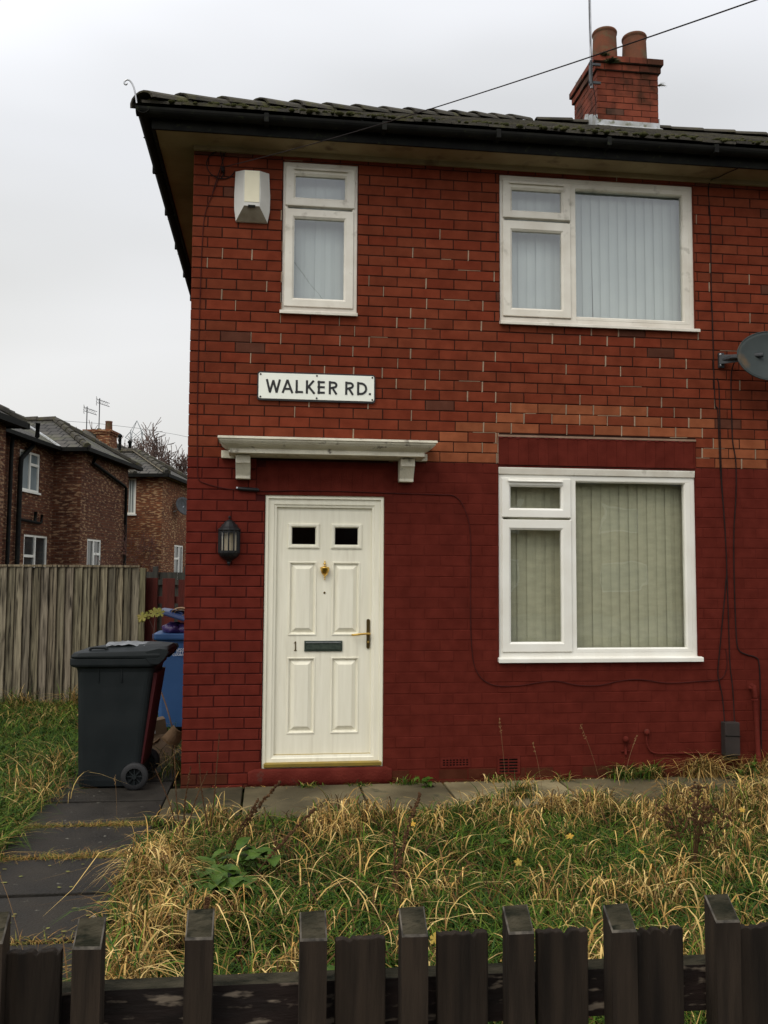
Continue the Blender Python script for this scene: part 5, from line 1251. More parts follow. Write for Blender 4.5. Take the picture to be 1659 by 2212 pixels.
hb2 = thing('brick_house', 'orange brown brick house farthest away, with a chimney and hipped grey roof', 'house', OO, RZ)
mb = MB()
wallbox(mb, -7.4, -1.1, 6.72, 22, 5.06)
wallbox(mb, -1.8, .12, 6.70, 11.4, 5.06, holes_v=[(-1.35, -.83, 3.72, 4.98)], holes_u=[(8.35, 9.55, 1.25, 2.70)])
mb.build('wall', 'far_brick_b', hb2)
mb = MB(); ZR = 7.15
A_, B_, C_, D_ = (-.8, 6.4, z), (-.8, 22.4, z), (-7.7, 22.4, z), (-7.7, 6.4, z); r0, r1 = (-4.1, 10.3, ZR), (-4.1, 18.5, ZR)
roofface(mb, [A_, B_, r1, r0]); roofface(mb, [B_, C_, r1]); roofface(mb, [C_, D_, r0, r1]); roofface(mb, [D_, A_, r0])
va, vb = 6.38, 11.7; vm = 8.9; zz = z+.012; w0, w1, pk, bk = (.37, va, zz), (.37, vb, zz), (-1.55, vm, 6.22), (-2.6, vm, 6.22)
roofface(mb, [w0, w1, pk]); roofface(mb, [(-.82, va, zz), w0, pk, bk]); roofface(mb, [w1, (-.82, vb, zz), bk, pk]); roofface(mb, [(-2.2, va, zz), (-.82, va, zz), bk])
for a, b in ((w0, pk), (w1, pk), (pk, bk), (r0, A_), (r0, r1)): capline(mb, a, b, .12); mb.tube([Vector(a)+Vector((-.13, -.1, .05)), Vector(b)+Vector((-.13, -.1, .05))], .018, 5, (1, 1, 1), 2)
mb.box(-2.2, .42, va-.06, va+.02, z-.10, z+.015, mi=3); mb.box(.34, .44, va-.04, vb, z-.10, z+.015, mi=3); mb.box(-2.2, .36, va, vb, z-.07, z-.05, mi=4)
mb.build('roof', ['far_tile', 'tile', 'fence_new', 'black_plastic', 'soffit'], hb2)
far_window(hb2, 'v', 6.70, -1.35, -.83, 3.72, 4.98, None, blind=True)
far_window(hb2, 'u', .12, 8.35, 9.55, 1.25, 2.70, 9.0, trans=(8.35, 9.0, 2.2), sill=False)
mb = MB()
for (a, b, c, d, z0_, z1_) in ((-4.42, -3.44, 11.2, 12.1, 6.6, 7.28), (-4.47, -3.39, 11.15, 12.15, 7.28, 7.36), (-4.52, -3.34, 11.1, 12.2, 7.36, 7.45)):
    mb.box(a, b, c, d, z0_, z1_, mi=0)
ch2 = mb.build('chimney', 'far_brick_b', hb2)
mb = MB(); mb.lathe([(.15, 0), (.135, .36), (.145, .38), (.145, .42), (.11, .42), (.10, .1)], (-3.62, 11.6, 7.44), 14); mb.build('chimney_pot', 'pot', ch2, smooth=True)
for x_, h_ in ((-4.25, .10), (-4.02, .12)):
    mb = MB(); mb.lathe([(.10, 0), (.09, h_), (.0, h_)], (x_, 11.6, 7.44), 12); mb.build('capped_pot', 'tile', ch2, smooth=True)
for (u_, v_, z0_, z1_) in ((-2.0, 8.3, 6.2, 6.80), (-2.0, 9.42, 6.1, 6.74)):
    mb = MB(); mb.lathe([(.055, z0_), (.055, z1_-.12), (.085, z1_-.10), (.085, z1_-.04), (.02, z1_+.02), (0, z1_+.03)], (u_, v_, 0), 12); mb.build('roof_vent', 'black_plastic', hb2, smooth=True)
def aerial(u_, v_, z0_, z1_, lab, seed):
    p_ = OO+E2*u_+E1*v_
    t_ = thing('tv_aerial', lab, 'aerial', (p_.x, p_.y, z0_), RZ+R(20), 'rooftop aerials on the far chimney')
    h_ = z1_-z0_
    q = MB(); q.tube([(0, 0, 0), (0, 0, h_)], .022, 6); q.build('pole', 'dish_dark', t_)
    q = MB(); dr_ = Vector((.8, -.3, -.28)).normalized()
    for s_ in (0, .14): q.tube([Vector((-.10, 0, h_-.05-s_)), Vector((-.10, 0, h_-.05-s_))+dr_*.55], .012, 5)
    for i in range(6):
        c_ = Vector((-.05, 0, h_-.12))+dr_*(.08*i); q.tube([c_-Vector((.05, .16, -.08)), c_+Vector((.05, .16, -.08))], .006, 4)
    for zz_ in (-.2, -.1, 0, .08): q.tube([(-.14, -.2, h_-.06+zz_), (-.10, .2, h_-.06+zz_)], .006, 4)
    for yy_ in (-.18, 0, .18): q.tube([(-.12, yy_, h_-.28), (-.12, yy_, h_+.04)], .006, 4)
    q.build('antenna', 'dish_dark', t_)
aerial(-4.45, 11.35, 7.2, 8.43, 'lower left one of two spiky aerials beside the far chimney', 1)
aerial(-4.03, 11.6, 7.4, 8.82, 'taller right hand aerial of the pair on the far chimney', 2)
# small dish on the far house
p_ = OO+E2*.12+E1*8.0
dd = thing('satellite_dish', 'small dark satellite dish on the side wall of the far brick house', 'satellite dish', (p_.x, p_.y, 4.0), RZ)
q = MB(); nd = Vector((.75, -.55, .30)).normalized(); a1_ = Vector((.5, .75, 0)).normalized(); a2_ = nd.cross(a1_); c0 = Vector((.38, .25, .12)); vs = []; fs = []
for i in range(6):
    for k_ in range(24): a = R(15*k_); r_ = i/5; vs.append(c0+a1_*.42*r_*math.cos(a)+a2_*.36*r_*math.sin(a)+nd*(.08*r_*r_-.08))
for i in range(5):
    for k_ in range(24): fs.append((i*24+k_, i*24+(k_+1) % 24, (i+1)*24+(k_+1) % 24, (i+1)*24+k_))
q.faces(vs, fs); o = q.build('dish', 'dish_dark', dd, smooth=True); o.modifiers.new('t', 'SOLIDIFY').thickness = .01
q = MB(); q.tube([(0, .1, -.1), (.2, .15, 0), c0-nd*.07], .02, 6); q.tube([c0-a2_*.3, c0+nd*.32-a2_*.1], .012, 6); q.blob(c0+nd*.33-a2_*.09, .05, 1, jit=.05); q.build('arm', 'galv', dd)

# ------------------------------------------------------------ bare trees, pylon
def bare_tree(name, label, x, y, h, seed, spread=.55, col='twig', group=None, levels=6, r0=.14, n0=3, thin=.016):
    rd = random.Random(seed); t_ = thing(name, label, 'tree', (x, y, 0), 0, group); tr, cr = MB(), MB()
    def grow(p, d, l, r, lev, mb_):
        n_ = 4; pts = [p]; dd_ = d.copy()
        for i in range(n_):
            dd_ = (dd_+Vector((rd.gauss(0, .13), rd.gauss(0, .13), rd.gauss(.05, .08)))).normalized(); pts.append(pts[-1]+dd_*l/n_)
        rs_ = [max(thin, r*(1-.45*i/n_)) for i in range(n_+1)]
        mb_.tube(pts, rs_, 7 if lev == 0 else (5 if lev < 3 else 3), cap=False)
        if lev >= levels: return
        kids = n0+(1 if lev > 0 else 0)+(lev > 1)+(lev == 4 and levels == 6)
        for k_ in range(kids):
            i = rd.randint(1, n_) if k_ else n_; a = rd.uniform(0, 6.283); up = dd_
            s_ = up.cross(Vector((math.cos(a), math.sin(a), .2))).normalized(); nd_ = (up*(1-spread*rd.uniform(.5, 1.1))+s_*spread*rd.uniform(.6, 1.2)+Vector((0, 0, .12))).normalized()
            grow(pts[i], nd_, l*rd.uniform(.58, .80), rs_[i]*.62, lev+1, cr)
    grow(Vector((0, 0, 0)), Vector((0, 0, 1)), h*.36, r0, 0, tr)
    tr.build('trunk', col, t_, smooth=True); cr.build('crown', col, t_); return t_
bare_tree('bare_tree', 'bare tree with fine twigs rising between the far roof and the lattice pylon', -4.75, 40.5, 9.0, 5, group='bare trees beyond the far roofs', levels=6)
bare_tree('bare_tree', 'broad bare tree beside the corner of the red house', -3.6, 39, 8.8, 8, group='bare trees beyond the far roofs')
bare_tree('bare_tree', 'faint bare tree set furthest back, behind the two nearer ones', -6.1, 46, 8.6, 14, group='bare trees beyond the far roofs', levels=5)
bare_tree('bare_shrub', 'leafless red twigged shrub growing behind the fence', -1.75, 8.5, 2.7, 21, .75, 'twig_red', levels=5, r0=.02, n0=3, thin=.003)
bare_tree('bare_shrub', 'thin leafless red twigged shrub nearest the red house wall', -.75, 9.3, 2.5, 23, .75, 'twig_red', levels=4, r0=.02, n0=4, thin=.003)
py = thing('pylon', 'distant steel lattice pylon among the bare trees', 'pylon', (-22.5, 150, 0))
q = MB()
def pw(z): return 1.15-.25*z/27 if z > 14 else 2.6-1.45*z/14
for sx in (-1, 1):
    for sy in (-1, 1): q.tube([(sx*pw(z_), sy*pw(z_), z_) for z_ in (0, 14, 26.0)]+[(0, 0, 28.0)], .05, 4)
zz_ = 0; k_ = 0
while zz_ < 26:
    st = 1.6 if zz_ > 12 else 3.0
    for (ax_, ay_, bx_, by_) in ((-1, -1, 1, -1), (1, -1, 1, 1), (1, 1, -1, 1), (-1, 1, -1, -1)):
        w0_, w1_ = pw(zz_), pw(min(26, zz_+st)); q.tube([(ax_*w0_, ay_*w0_, zz_), (bx_*w1_, by_*w1_, zz_+st)], .04, 3); q.tube([(bx_*w0_, by_*w0_, zz_), (ax_*w1_, ay_*w1_, zz_+st)], .04, 3); q.tube([(ax_*w0_, ay_*w0_, zz_), (bx_*w0_, by_*w0_, zz_)], .04, 3)
    zz_ += st
q.build('lattice', 'steel', py)
q = MB()
for z_, w_ in ((25.0, 1.9), (21.5, 1.9)):
    for sx in (-1, 1):
        q.tube([(sx*.9, -.9, z_+.9), (sx*w_, 0, z_)], .07, 3); q.tube([(sx*.9, .9, z_-.5), (sx*w_, 0, z_)], .07, 3)
q.build('cross_arm', 'steel', py)
for z_, lab in ((25.0, 'upper thin power line crossing the sky by the pylon'),):
    q = MB(); q.tube([(-22.5+30*(i/10-.5)*2, 150+(i/10-.5)*50, 26.4+4*((i/10-.5)*2)**2*-1.0+.3) for i in range(11)], .035, 3); tag(q.build('power_line', 'steel'), lab, 'power line')

# ------------------------------------------------------------ grass (numpy ribbons)
def grass(name, label, pts, hgt, wid, cols, seed, lean=.35, droop=.5, seg=4, kind='stuff', m='grass', flat=0.0, hook=False):
    """pts: n x 3 roots; hgt, wid: n; cols: n x 3; each blade a curved tapering ribbon"""
    rs = np.random.RandomState(seed); n_ = len(pts); a = rs.rand(n_)*2*np.pi
    d = np.stack([np.cos(a), np.sin(a)], 1); le = hgt*lean*(.3+1.2*rs.rand(n_)); dr_ = droop*(.4+1.2*rs.rand(n_))
    fa = a+np.pi/2+rs.randn(n_)*.5; sd = np.stack([np.cos(fa), np.sin(fa), np.zeros(n_)], 1)
    V = np.zeros((n_, (seg+1)*2, 3), np.float32)
    pe = rs.uniform(1.1, 2.8, n_); sw = rs.randn(n_)*.16*hgt; pe = rs.uniform(2.0, 4.2, n_) if hook else pe; zp = 4.6 if hook else 3.0; kink = np.where(rs.rand(n_) < .18, rs.uniform(.3, .8, n_), 9.)
    for k_ in range(seg+1):
        t = k_/seg
        out = le*(t**pe)*(1+dr_*t*.9); zz2 = hgt*(t-dr_*.62*t**zp); zz2 = zz2*(1-flat*t); ov = np.maximum(t-kink, 0); zz2 = zz2-ov*hgt*1.7; out = out+ov*hgt*.5
        c = np.stack([pts[:, 0]+d[:, 0]*out-d[:, 1]*sw*t*t, pts[:, 1]+d[:, 1]*out+d[:, 0]*sw*t*t, pts[:, 2]+np.maximum(zz2, .004*t)], 1)
        w = wid*(1.0 if k_ < seg-1 else (.7 if k_ == seg-1 else .08))*((.55+.75*math.sin(math.pi*t**1.5)) if hook else (.75+.5*math.sin(math.pi*min(t*1.2, 1))))
        V[:, 2*k_] = c-sd*w[:, None]*.5; V[:, 2*k_+1] = c+sd*w[:, None]*.5
    base = (np.arange(n_)*(seg+1)*2)[:, None, None]; qd = np.array([[2*k_, 2*k_+1, 2*k_+3, 2*k_+2] for k_ in range(seg)])[None]
    F = (base+qd).reshape(-1, 4); Vf = V.reshape(-1, 3)
    me = bpy.data.meshes.new(name); me.vertices.add(len(Vf)); me.vertices.foreach_set('co', Vf.ravel()); nl_ = len(F)*4
    me.loops.add(nl_); me.loops.foreach_set('vertex_index', F.ravel().astype(np.int32)); me.polygons.add(len(F))
    me.polygons.foreach_set('loop_start', np.arange(0, nl_, 4, dtype=np.int32)); me.polygons.foreach_set('loop_total', np.full(len(F), 4, np.int32))
    me.update(calc_edges=True); me.materials.append(M[m])
    at = me.color_attributes.new('col', 'FLOAT_COLOR', 'CORNER'); cc = np.repeat(cols, seg*4, axis=0); cc = np.concatenate([cc, np.ones((len(cc), 1))], 1).astype(np.float32)
    at.data.foreach_set('color', cc.ravel())
    me.polygons.foreach_set('use_smooth', np.ones(len(F), bool))
    o_ = bpy.data.objects.new(name, me); COL.objects.link(o_); tag(o_, label, 'grass', kind=kind); return o_
rs = np.random.RandomState(42)
def fbm(x, y, s, seed):
    r_ = np.random.RandomState(seed); v = 0
    for i in range(6):
        f = s*(1.5**i)*.6; a = r_.rand()*6.28; v = v+np.sin(x*f*np.cos(a)+y*f*np.sin(a)+r_.rand()*6.28)/(1.2**i)
    return v/3.2
def in_garden(x, y):                      # ragged edges: path on the left, paving by the wall, fence in front
    return (x > -.03+.07*fbm(y*2, y, 3, 4)+np.where(y < -1.9, .0, .10*(y+1.9)*2)) & (y < -.90-.06*fbm(x, y, 4, 3)) & (y > -4.72)
GREENS = np.array([[.030, .070, .008], [.048, .095, .010], [.075, .135, .014], [.020, .050, .008], [.10, .135, .018], [.035, .072, .018]])
STRAWS = np.array([[.60, .39, .13], [.46, .27, .080], [.74, .53, .22], [.27, .15, .045], [.52, .36, .13], [.15, .080, .028], [.10, .055, .02]])
def pick(pal, n_, jit=.18): 
    c = pal[rs.randint(0, len(pal), n_)]*(1+rs.randn(n_, 1)*jit); return np.clip(c, .005, .9)
# green under-storey
n = 75000; x = rs.uniform(-.35, 6.2, n); y = rs.uniform(-4.75, -.82, n)
ok = in_garden(x, y); x, y = x[ok], y[ok]; n = len(x)
hh = (.10+.06*fbm(x, y, 3, 9)+.07*rs.rand(n))*np.clip(.75-.16*(y+1.2), .7, 1.15); hh = np.clip(hh, .04, .30)
c = pick(GREENS, n); dead = rs.rand(n) < .06+.10*fbm(x, y, 2, 10); c[dead] = pick(STRAWS, dead.sum())*.62
grass('garden_grass', 'green overgrown grass of the front garden', np.stack([x, y, np.full(n, -.005)], 1), hh, .0045+.003*rs.rand(n), c, 1, lean=.75, droop=.45)
# dry tufts: long straw blades arching over, placed where the photograph has them
TU = []
def zone(n_, cx, cy, sx, sy, h0, cnt, sp=.085):
    for _ in range(n_):
        TU.append((cx+rs.randn()*sx, cy+rs.randn()*sy, h0*rs.uniform(.75, 1.2), int(cnt*rs.uniform(.7, 1.3)), sp*rs.uniform(.7, 1.3)))
zone(15, .14, -2.9, .07, .50, .36, 110, .06); zone(6, .15, -2.05, .07, .3, .27, 70, .06); zone(5, .38, -1.20, .10, .12, .22, 45, .05)
zone(8, 1.02, -1.25, .14, .13, .25, 85); zone(4, 1.55, -1.35, .18, .15, .20, 60); zone(4, .75, -2.9, .2, .3, .24, 55)
zone(8, 2.25, -1.30, .28, .18, .21, 70); zone(8, 3.1, -1.25, .32, .15, .22, 70); zone(12, 3.95, -1.30, .28, .2, .26, 80); zone(9, 4.6, -1.5, .3, .3, .28, 80)
zone(13, 2.05, -3.2, .28, .35, .29, 85, .07); zone(6, 1.35, -3.6, .25, .3, .25, 60, .06); zone(7, 2.75, -2.9, .25, .3, .29, 75, .07); zone(6, 3.3, -2.2, .3, .25, .27, 65)
zone(8, 2.7, -1.0, .22, .06, .25, 55, .05); zone(9, 3.6, -1.0, .4, .06, .28, 55, .05); zone(8, 4.5, -1.0, .3, .06, .3, 55, .05)
zone(4, 1.4, -2.3, .3, .3, .22, 45, .06); zone(4, .55, -3.7, .25, .3, .24, 45, .06); zone(6, 4.0, -2.2, .45, .3, .28, 65); zone(4, 1.9, -2.0, .3, .25, .22, 50, .06); zone(5, 2.4, -4.1, .4, .3, .24, 50, .06)
P = []; H = []; Cc_ = []; Wd = []
for (tx, ty, th_, cnt, sp) in TU:
    sp *= .72
    if ty > -.86 or ty < -4.7: continue
    k = int(cnt*(1.5 if tx < .3 else 1.12)); px = tx+rs.randn(k)*sp; py_ = ty+rs.randn(k)*sp
    keep = (py_ < -.86) & (px > -.10); px, py_ = px[keep], py_[keep]; k = len(px)
    P.append(np.stack([px, py_, np.full(k, -.005)], 1)); H.append(th_*1.0*rs.uniform(.40, 1.25, k)); Wd.append(.0024+.0045*rs.rand(k)**1.8)
    cc = pick(STRAWS, k)*rs.uniform(.75, 1.15); gsel = rs.rand(k) < .24; cc[gsel] = pick(GREENS, gsel.sum())*1.2; Cc_.append(cc)
P = np.concatenate(P); H = np.concatenate(H); Cc_ = np.concatenate(Cc_); Wd = np.concatenate(Wd)
grass('dry_grass', 'dead straw coloured grass arching over the front garden', P, H, Wd, Cc_, 2, lean=.30, droop=.85, seg=8, hook=True)
# scattered dry blades everywhere
n = 1800; x = rs.uniform(-.25, 6, n); y = rs.uniform(-4.7, -.86, n); ok = in_garden(x, y); x, y = x[ok], y[ok]; n = len(x)
grass('dry_grass', 'scattered single dead blades among the green grass', np.stack([x, y, np.full(n, 0.)], 1), rs.uniform(.12, .34, n), .0035+.003*rs.rand(n), pick(STRAWS, n), 3, lean=.6, droop=.95, seg=6)
# flattened straw thatch on the soil
n = 1500; x = rs.uniform(-.3, 6, n); y = rs.uniform(-4.75, -.84, n); ok = in_garden(x, y); x, y = x[ok], y[ok]; n = len(x)
grass('thatch', 'flattened dead grass lying on the garden soil', np.stack([x, y, np.full(n, .01)], 1), rs.uniform(.12, .28, n), .004+.003*rs.rand(n), pick(STRAWS, n)*.7, 4, lean=1.3, droop=1.2, seg=4, flat=.5)
# dark dead leaves and stems low among the grass
n = 14000; x = rs.uniform(-.05, 6, n); y = rs.uniform(-4.75, -.84, n); ok = in_garden(x, y) & (rs.rand(n) < .45+.5*fbm(x, y, 2.2, 31)); x, y = x[ok], y[ok]; n = len(x)
grass('dead_weeds', 'dark brown dead stems and leaves low among the garden grass', np.stack([x, y, np.full(n, .0)], 1), rs.uniform(.05, .19, n), .004+.006*rs.rand(n), pick(np.array([[.07, .032, .014], [.10, .05, .02], [.045, .02, .010], [.14, .08, .03]]), n), 24, lean=.8, droop=.7, seg=4)
# tufts along the foot of the wall and in the paving joints
P = []; H = []; C2 = []
def wt(cx, cy, k, h_, sp, green=.5):
    P.append(np.stack([cx+rs.randn(k)*sp, np.minimum(cy+rs.randn(k)*sp*.35, -.012), np.full(k, .0)], 1)); H.append(h_*rs.uniform(.5, 1.2, k)); cc = pick(STRAWS, k); gs = rs.rand(k) < green; cc[gs] = pick(GREENS, gs.sum()); C2.append(cc)
for yy_ in np.arange(-4.6, -.9, .16):
    for xx_ in (-.90, -.07):
        if rs.rand() < .6:
            k = rs.randint(12, 45); P.append(np.stack([xx_+rs.randn(k)*.03, yy_+rs.randn(k)*.05, np.full(k, .005)], 1)); H.append(rs.uniform(.03, .13, k)); cc = pick(STRAWS, k)*.8; gs = rs.rand(k) < .6; cc[gs] = pick(GREENS, gs.sum()); C2.append(cc)
for cx in np.arange(.15, 6.2, .12): wt(cx, -.03, rs.randint(4, 26), .045, .05, .55)
for (cx, k, h_, g_) in ((.95, 60, .09, .8), (1.35, 45, .08, .8), (1.72, 80, .12, .85), (2.42, 60, .13, .5), (2.95, 60, .12, .6), (3.45, 130, .22, .75), (3.68, 160, .24, .7), (4.05, 150, .30, .12), (4.18, 120, .34, .1), (4.5, 90, .30, .2), (4.62, 80, .30, .25), (4.85, 80, .2, .6)): wt(cx, -.06, k, h_, .05, g_)
for (cx, cy, k, h_, g_) in ((2.45, -.55, 170, .24, .5), (2.2, -.75, 120, .2, .45), (2.9, -.8, 120, .2, .4), (3.6, -.75, 120, .24, .35), (4.2, -.7, 110, .28, .2), (1.95, -.85, 80, .14, .5), (.1, -.7, 60, .12, .7), (.0, -.93, 60, .10, .6)): wt(cx, cy, k, h_, .07, g_)
P = np.concatenate(P); H = np.concatenate(H); C2 = np.concatenate(C2); n = len(P)
grass('wall_foot_grass', 'weedy grass along the foot of the maroon wall', P, H, .003+.003*rs.rand(n), C2, 5, lean=.6, droop=.8, seg=5)
# grass in the joints of the path
P = []; 
for yj in (-.93, -1.585, -2.79, -4.35):
    k = 1500 if yj > -2 else 600; P.append(np.stack([rs.uniform(-.95, -.06, k), yj+rs.randn(k)*.026, np.full(k, .0)], 1))
P = np.concatenate(P); keep = rs.rand(len(P)) < .55+.45*fbm(P[:, 0]*5, P[:, 1], 3, 2); P = P[keep]; n = len(P)
cc = pick(np.array([[.30, .15, .045], [.20, .17, .04], [.10, .12, .025], [.38, .24, .08]]), n)
grass('joint_grass', 'short browned grass growing in the joints of the path', P, rs.uniform(.02, .055, n)*(1+.9*np.clip(fbm(P[:, 0]*6, P[:, 1], 2, 8), 0, 1)), np.full(n, .003), cc, 6, lean=1.0, droop=.9)
# left lawn
n = 60000; y = -3.2+ (rs.rand(n)**1.25)*7.9; x = -.90-rs.rand(n)*(1.1+.36*(y+7)*.8)
edge = .05*fbm(y*3, y, 3, 6); x = x-edge
ok = (x > -6.5); x, y = x[ok], y[ok]; n = len(x)
hh = np.clip(.10+.05*fbm(x, y, 3, 12)+.07*rs.rand(n), .03, .3)
c = pick(GREENS, n)*1.1; dead = rs.rand(n) < np.clip(.14+.22*fbm(x, y, 2.5, 13), 0, .6); c[dead] = pick(STRAWS, dead.sum())*.72
grass('lawn_grass', 'long uncut green lawn left of the path, in front of the pale fence', np.stack([x, y, np.full(n, -.005)], 1), hh, .0045+.003*rs.rand(n), c, 7, lean=.85, droop=.6)
# longer tufts by the bin and fence foot
P = []; H = []; C2 = []
for (cx, cy, k, h_, g_) in ((-.98, -.25, 130, .24, .15), (-1.05, .1, 160, .30, .6), (-1.0, .5, 120, .3, .5), (-1.15, .9, 150, .26, .6), (-2.3, 4.3, 200, .36, .6), (-1.6, 4.35, 240, .42, .35), (-1.3, 4.3, 160, .35, .5), (-3.0, 4.2, 200, .35, .7), (-1.25, -1.2, 110, .16, .6), (-.12, .45, 60, .25, .5), (-.1, .85, 80, .35, .5), (-.55, 2.2, 80, .3, .8), (-.7, 3.6, 160, .5, .8)):
    P.append(np.stack([cx+rs.randn(k)*.10, cy+rs.randn(k)*.10, np.full(k, .0)], 1)); H.append(h_*rs.uniform(.5, 1.2, k)); cc = pick(STRAWS, k)*.8; gs = rs.rand(k) < g_; cc[gs] = pick(GREENS, gs.sum()); C2.append(cc)
P = np.concatenate(P); H = np.concatenate(H); C2 = np.concatenate(C2); P[:, 0] = np.where((P[:, 1] > -.02) & (P[:, 0] > -.02), -.03, P[:, 0]); n = len(P)
grass('tall_grass', 'taller rough grass round the bins and along the pale fence', P, H, .0035+.003*rs.rand(n), C2, 8, lean=.6, droop=.85, seg=5)

# ------------------------------------------------------------ weeds with a shape of their own
def dock(name, label, base, tips, seed, group):
    """dead dock: brown stem carrying knobbly seed whorls"""
    rd = random.Random(seed); t_ = thing(name, label, 'weed', base, 0, group); st = MB(); b = Vector((0, 0, 0))
    for (tip, f0, fat) in tips:
        sd_ = MB()
        tip = Vector(tip)-Vector(base); mid = tip*.5+Vector((rd.uniform(-.02, .02), rd.uniform(-.02, .02), .03)); pts = smooth_path([b, mid, tip], 8)
        st.tube(pts, [.0045*(1-.6*i/len(pts)) for i in range(len(pts))], 5)
        n_ = int(90*(1-f0)*fat*(tip.length/.6))
        for i in range(n_):
            t = f0+(1-f0)*i/n_; k_ = min(len(pts)-2, int(t*(len(pts)-1))); p = pts[k_].lerp(pts[k_+1], t*(len(pts)-1)-k_)
            w = .0075*fat*(1.1-.6*(t-f0)/(1-f0)); a = rd.uniform(0, 6.28)
            sd_.blob((p.x+w*math.cos(a), p.y+w*math.sin(a), p.z+rd.uniform(-.004, .004)), rd.uniform(.0035, .0075)*fat, i, jit=.4, nu=5, nv=3)
        sd_.build('seed_head', 'stalk', t_)
    st.build('stem', 'stalk', t_, smooth=True); return t_
G_ = 'dead dock stalks in the front garden'
dock('dock_stalk', 'leaning dead dock stalk with a thick knobbly head, before the left end of the step', (.40, -1.9, 0), [((.715, -2.0, .50), .45, 1.3), ((.60, -1.95, .40), .5, .9)], 1, G_)
dock('dock_stalk', 'dead dock stalk arching low to the right below the door', (.50, -2.3, 0), [((.905, -2.05, .365), .35, 1.25)], 2, G_)
dock('dock_stalk', 'tall dead dock stalk right of the door bending to the right', (1.27, -2.45, 0), [((1.49, -2.0, .42), .25, 1.25), ((1.30, -2.3, .30), .3, 1.0)], 3, G_)
dock('dock_stalk', 'thin upright dead dock stalks at the house corner', (.18, -1.7, 0), [((.10, -1.55, .62), .5, .55), ((.30, -1.6, .48), .45, .6), ((.0, -1.6, .50), .5, .5), ((.22, -1.8, .55), .4, .7)], 4, G_)
dock('dock_stalk', 'thin dark dead stalk in front of the corner brickwork', (.30, -1.25, 0), [((.34, -1.15, .62), .35, .6), ((.22, -1.2, .5), .4, .6)], 5, G_)
dock('dock_stalk', 'low dead dock stalk with spread brown heads near the foreground fence', (.33, -3.1, 0), [((.40, -3.0, .24), .3, 1.4), ((.22, -3.0, .20), .3, 1.1)], 6, G_)
# brown flower heads (bushy dead weed on the right)
t_ = thing('dead_weed', 'bushy dead weed with many small brown flower heads, at the right of the garden', 'weed', (2.93, -2.3, 0)); st, hd_ = MB(), MB(); rd = random.Random(5)
for i in range(16):
    tip = Vector((rd.uniform(-.24, .24), rd.uniform(-.18, .18), rd.uniform(.25, .48))); pts = smooth_path([(0, 0, 0), tip*.5+Vector((0, 0, .05)), tip], 4); st.tube(pts, .0022, 4)
    for k_ in range(16):
        p = pts[rd.randint(len(pts)//2, len(pts)-1)]; q2 = p+Vector((rd.gauss(0, .02), rd.gauss(0, .02), rd.gauss(.01, .015))); st.tube([p, q2], .001, 3); hd_.blob(q2, rd.uniform(.004, .009), k_, jit=.4, nu=5, nv=3)
st.build('stem', 'stalk', t_); hd_.build('flower_heads', 'stalk', t_)['kind'] = 'stuff'
# tall dead flowering stems of grass
GS = 'tall thin seed stems of grass'
stems = [((2.42, -.35, .0), (2.38, -.3, .55), 'pale seed stem of grass standing in front of the dark slotted air brick'), ((2.70, -.35, 0), (2.64, -.3, .36), 'short seed stem of grass right of the lower air brick'), ((3.15, -.4, 0), (3.0, -.35, .50), 'seed stem leaning left under the front window'), ((3.25, -.5, 0), (3.42, -.4, .42), 'seed stem leaning right under the window, left of the pipe knob'),
         ((2.45, -2.9, 0), (2.50, -2.8, .55), 'tall green seed stem in the middle of the garden'), ((-.30, -3.1, 0), (-.52, -2.9, .42), 'dry seed stem arching left over the path slabs'), ((-.35, -.7, 0), (-.37, -.7, .26), 'short seed head standing on the path in front of the dark bin')]
for i, (a, b, lab) in enumerate(stems):
    q = MB(); a_, b_ = Vector(a), Vector(b); pts = smooth_path([a_, a_.lerp(b_, .5)+Vector((0, 0, .04)), b_], 6); q.tube(pts, .0012, 4, (.20, .12, .06)); rd = random.Random(i)
    for k_ in range(16): p = pts[-1-int(k_*.25)]; q.blob(p+Vector((rd.gauss(0, .004), rd.gauss(0, .004), rd.gauss(0, .008))), .0028, k_, (.26, .16, .07), jit=.4, nu=4, nv=3, sq=(.7, .7, 2))
    tag(q.build('grass_stem', 'grass'), lab, 'grass stem', GS)
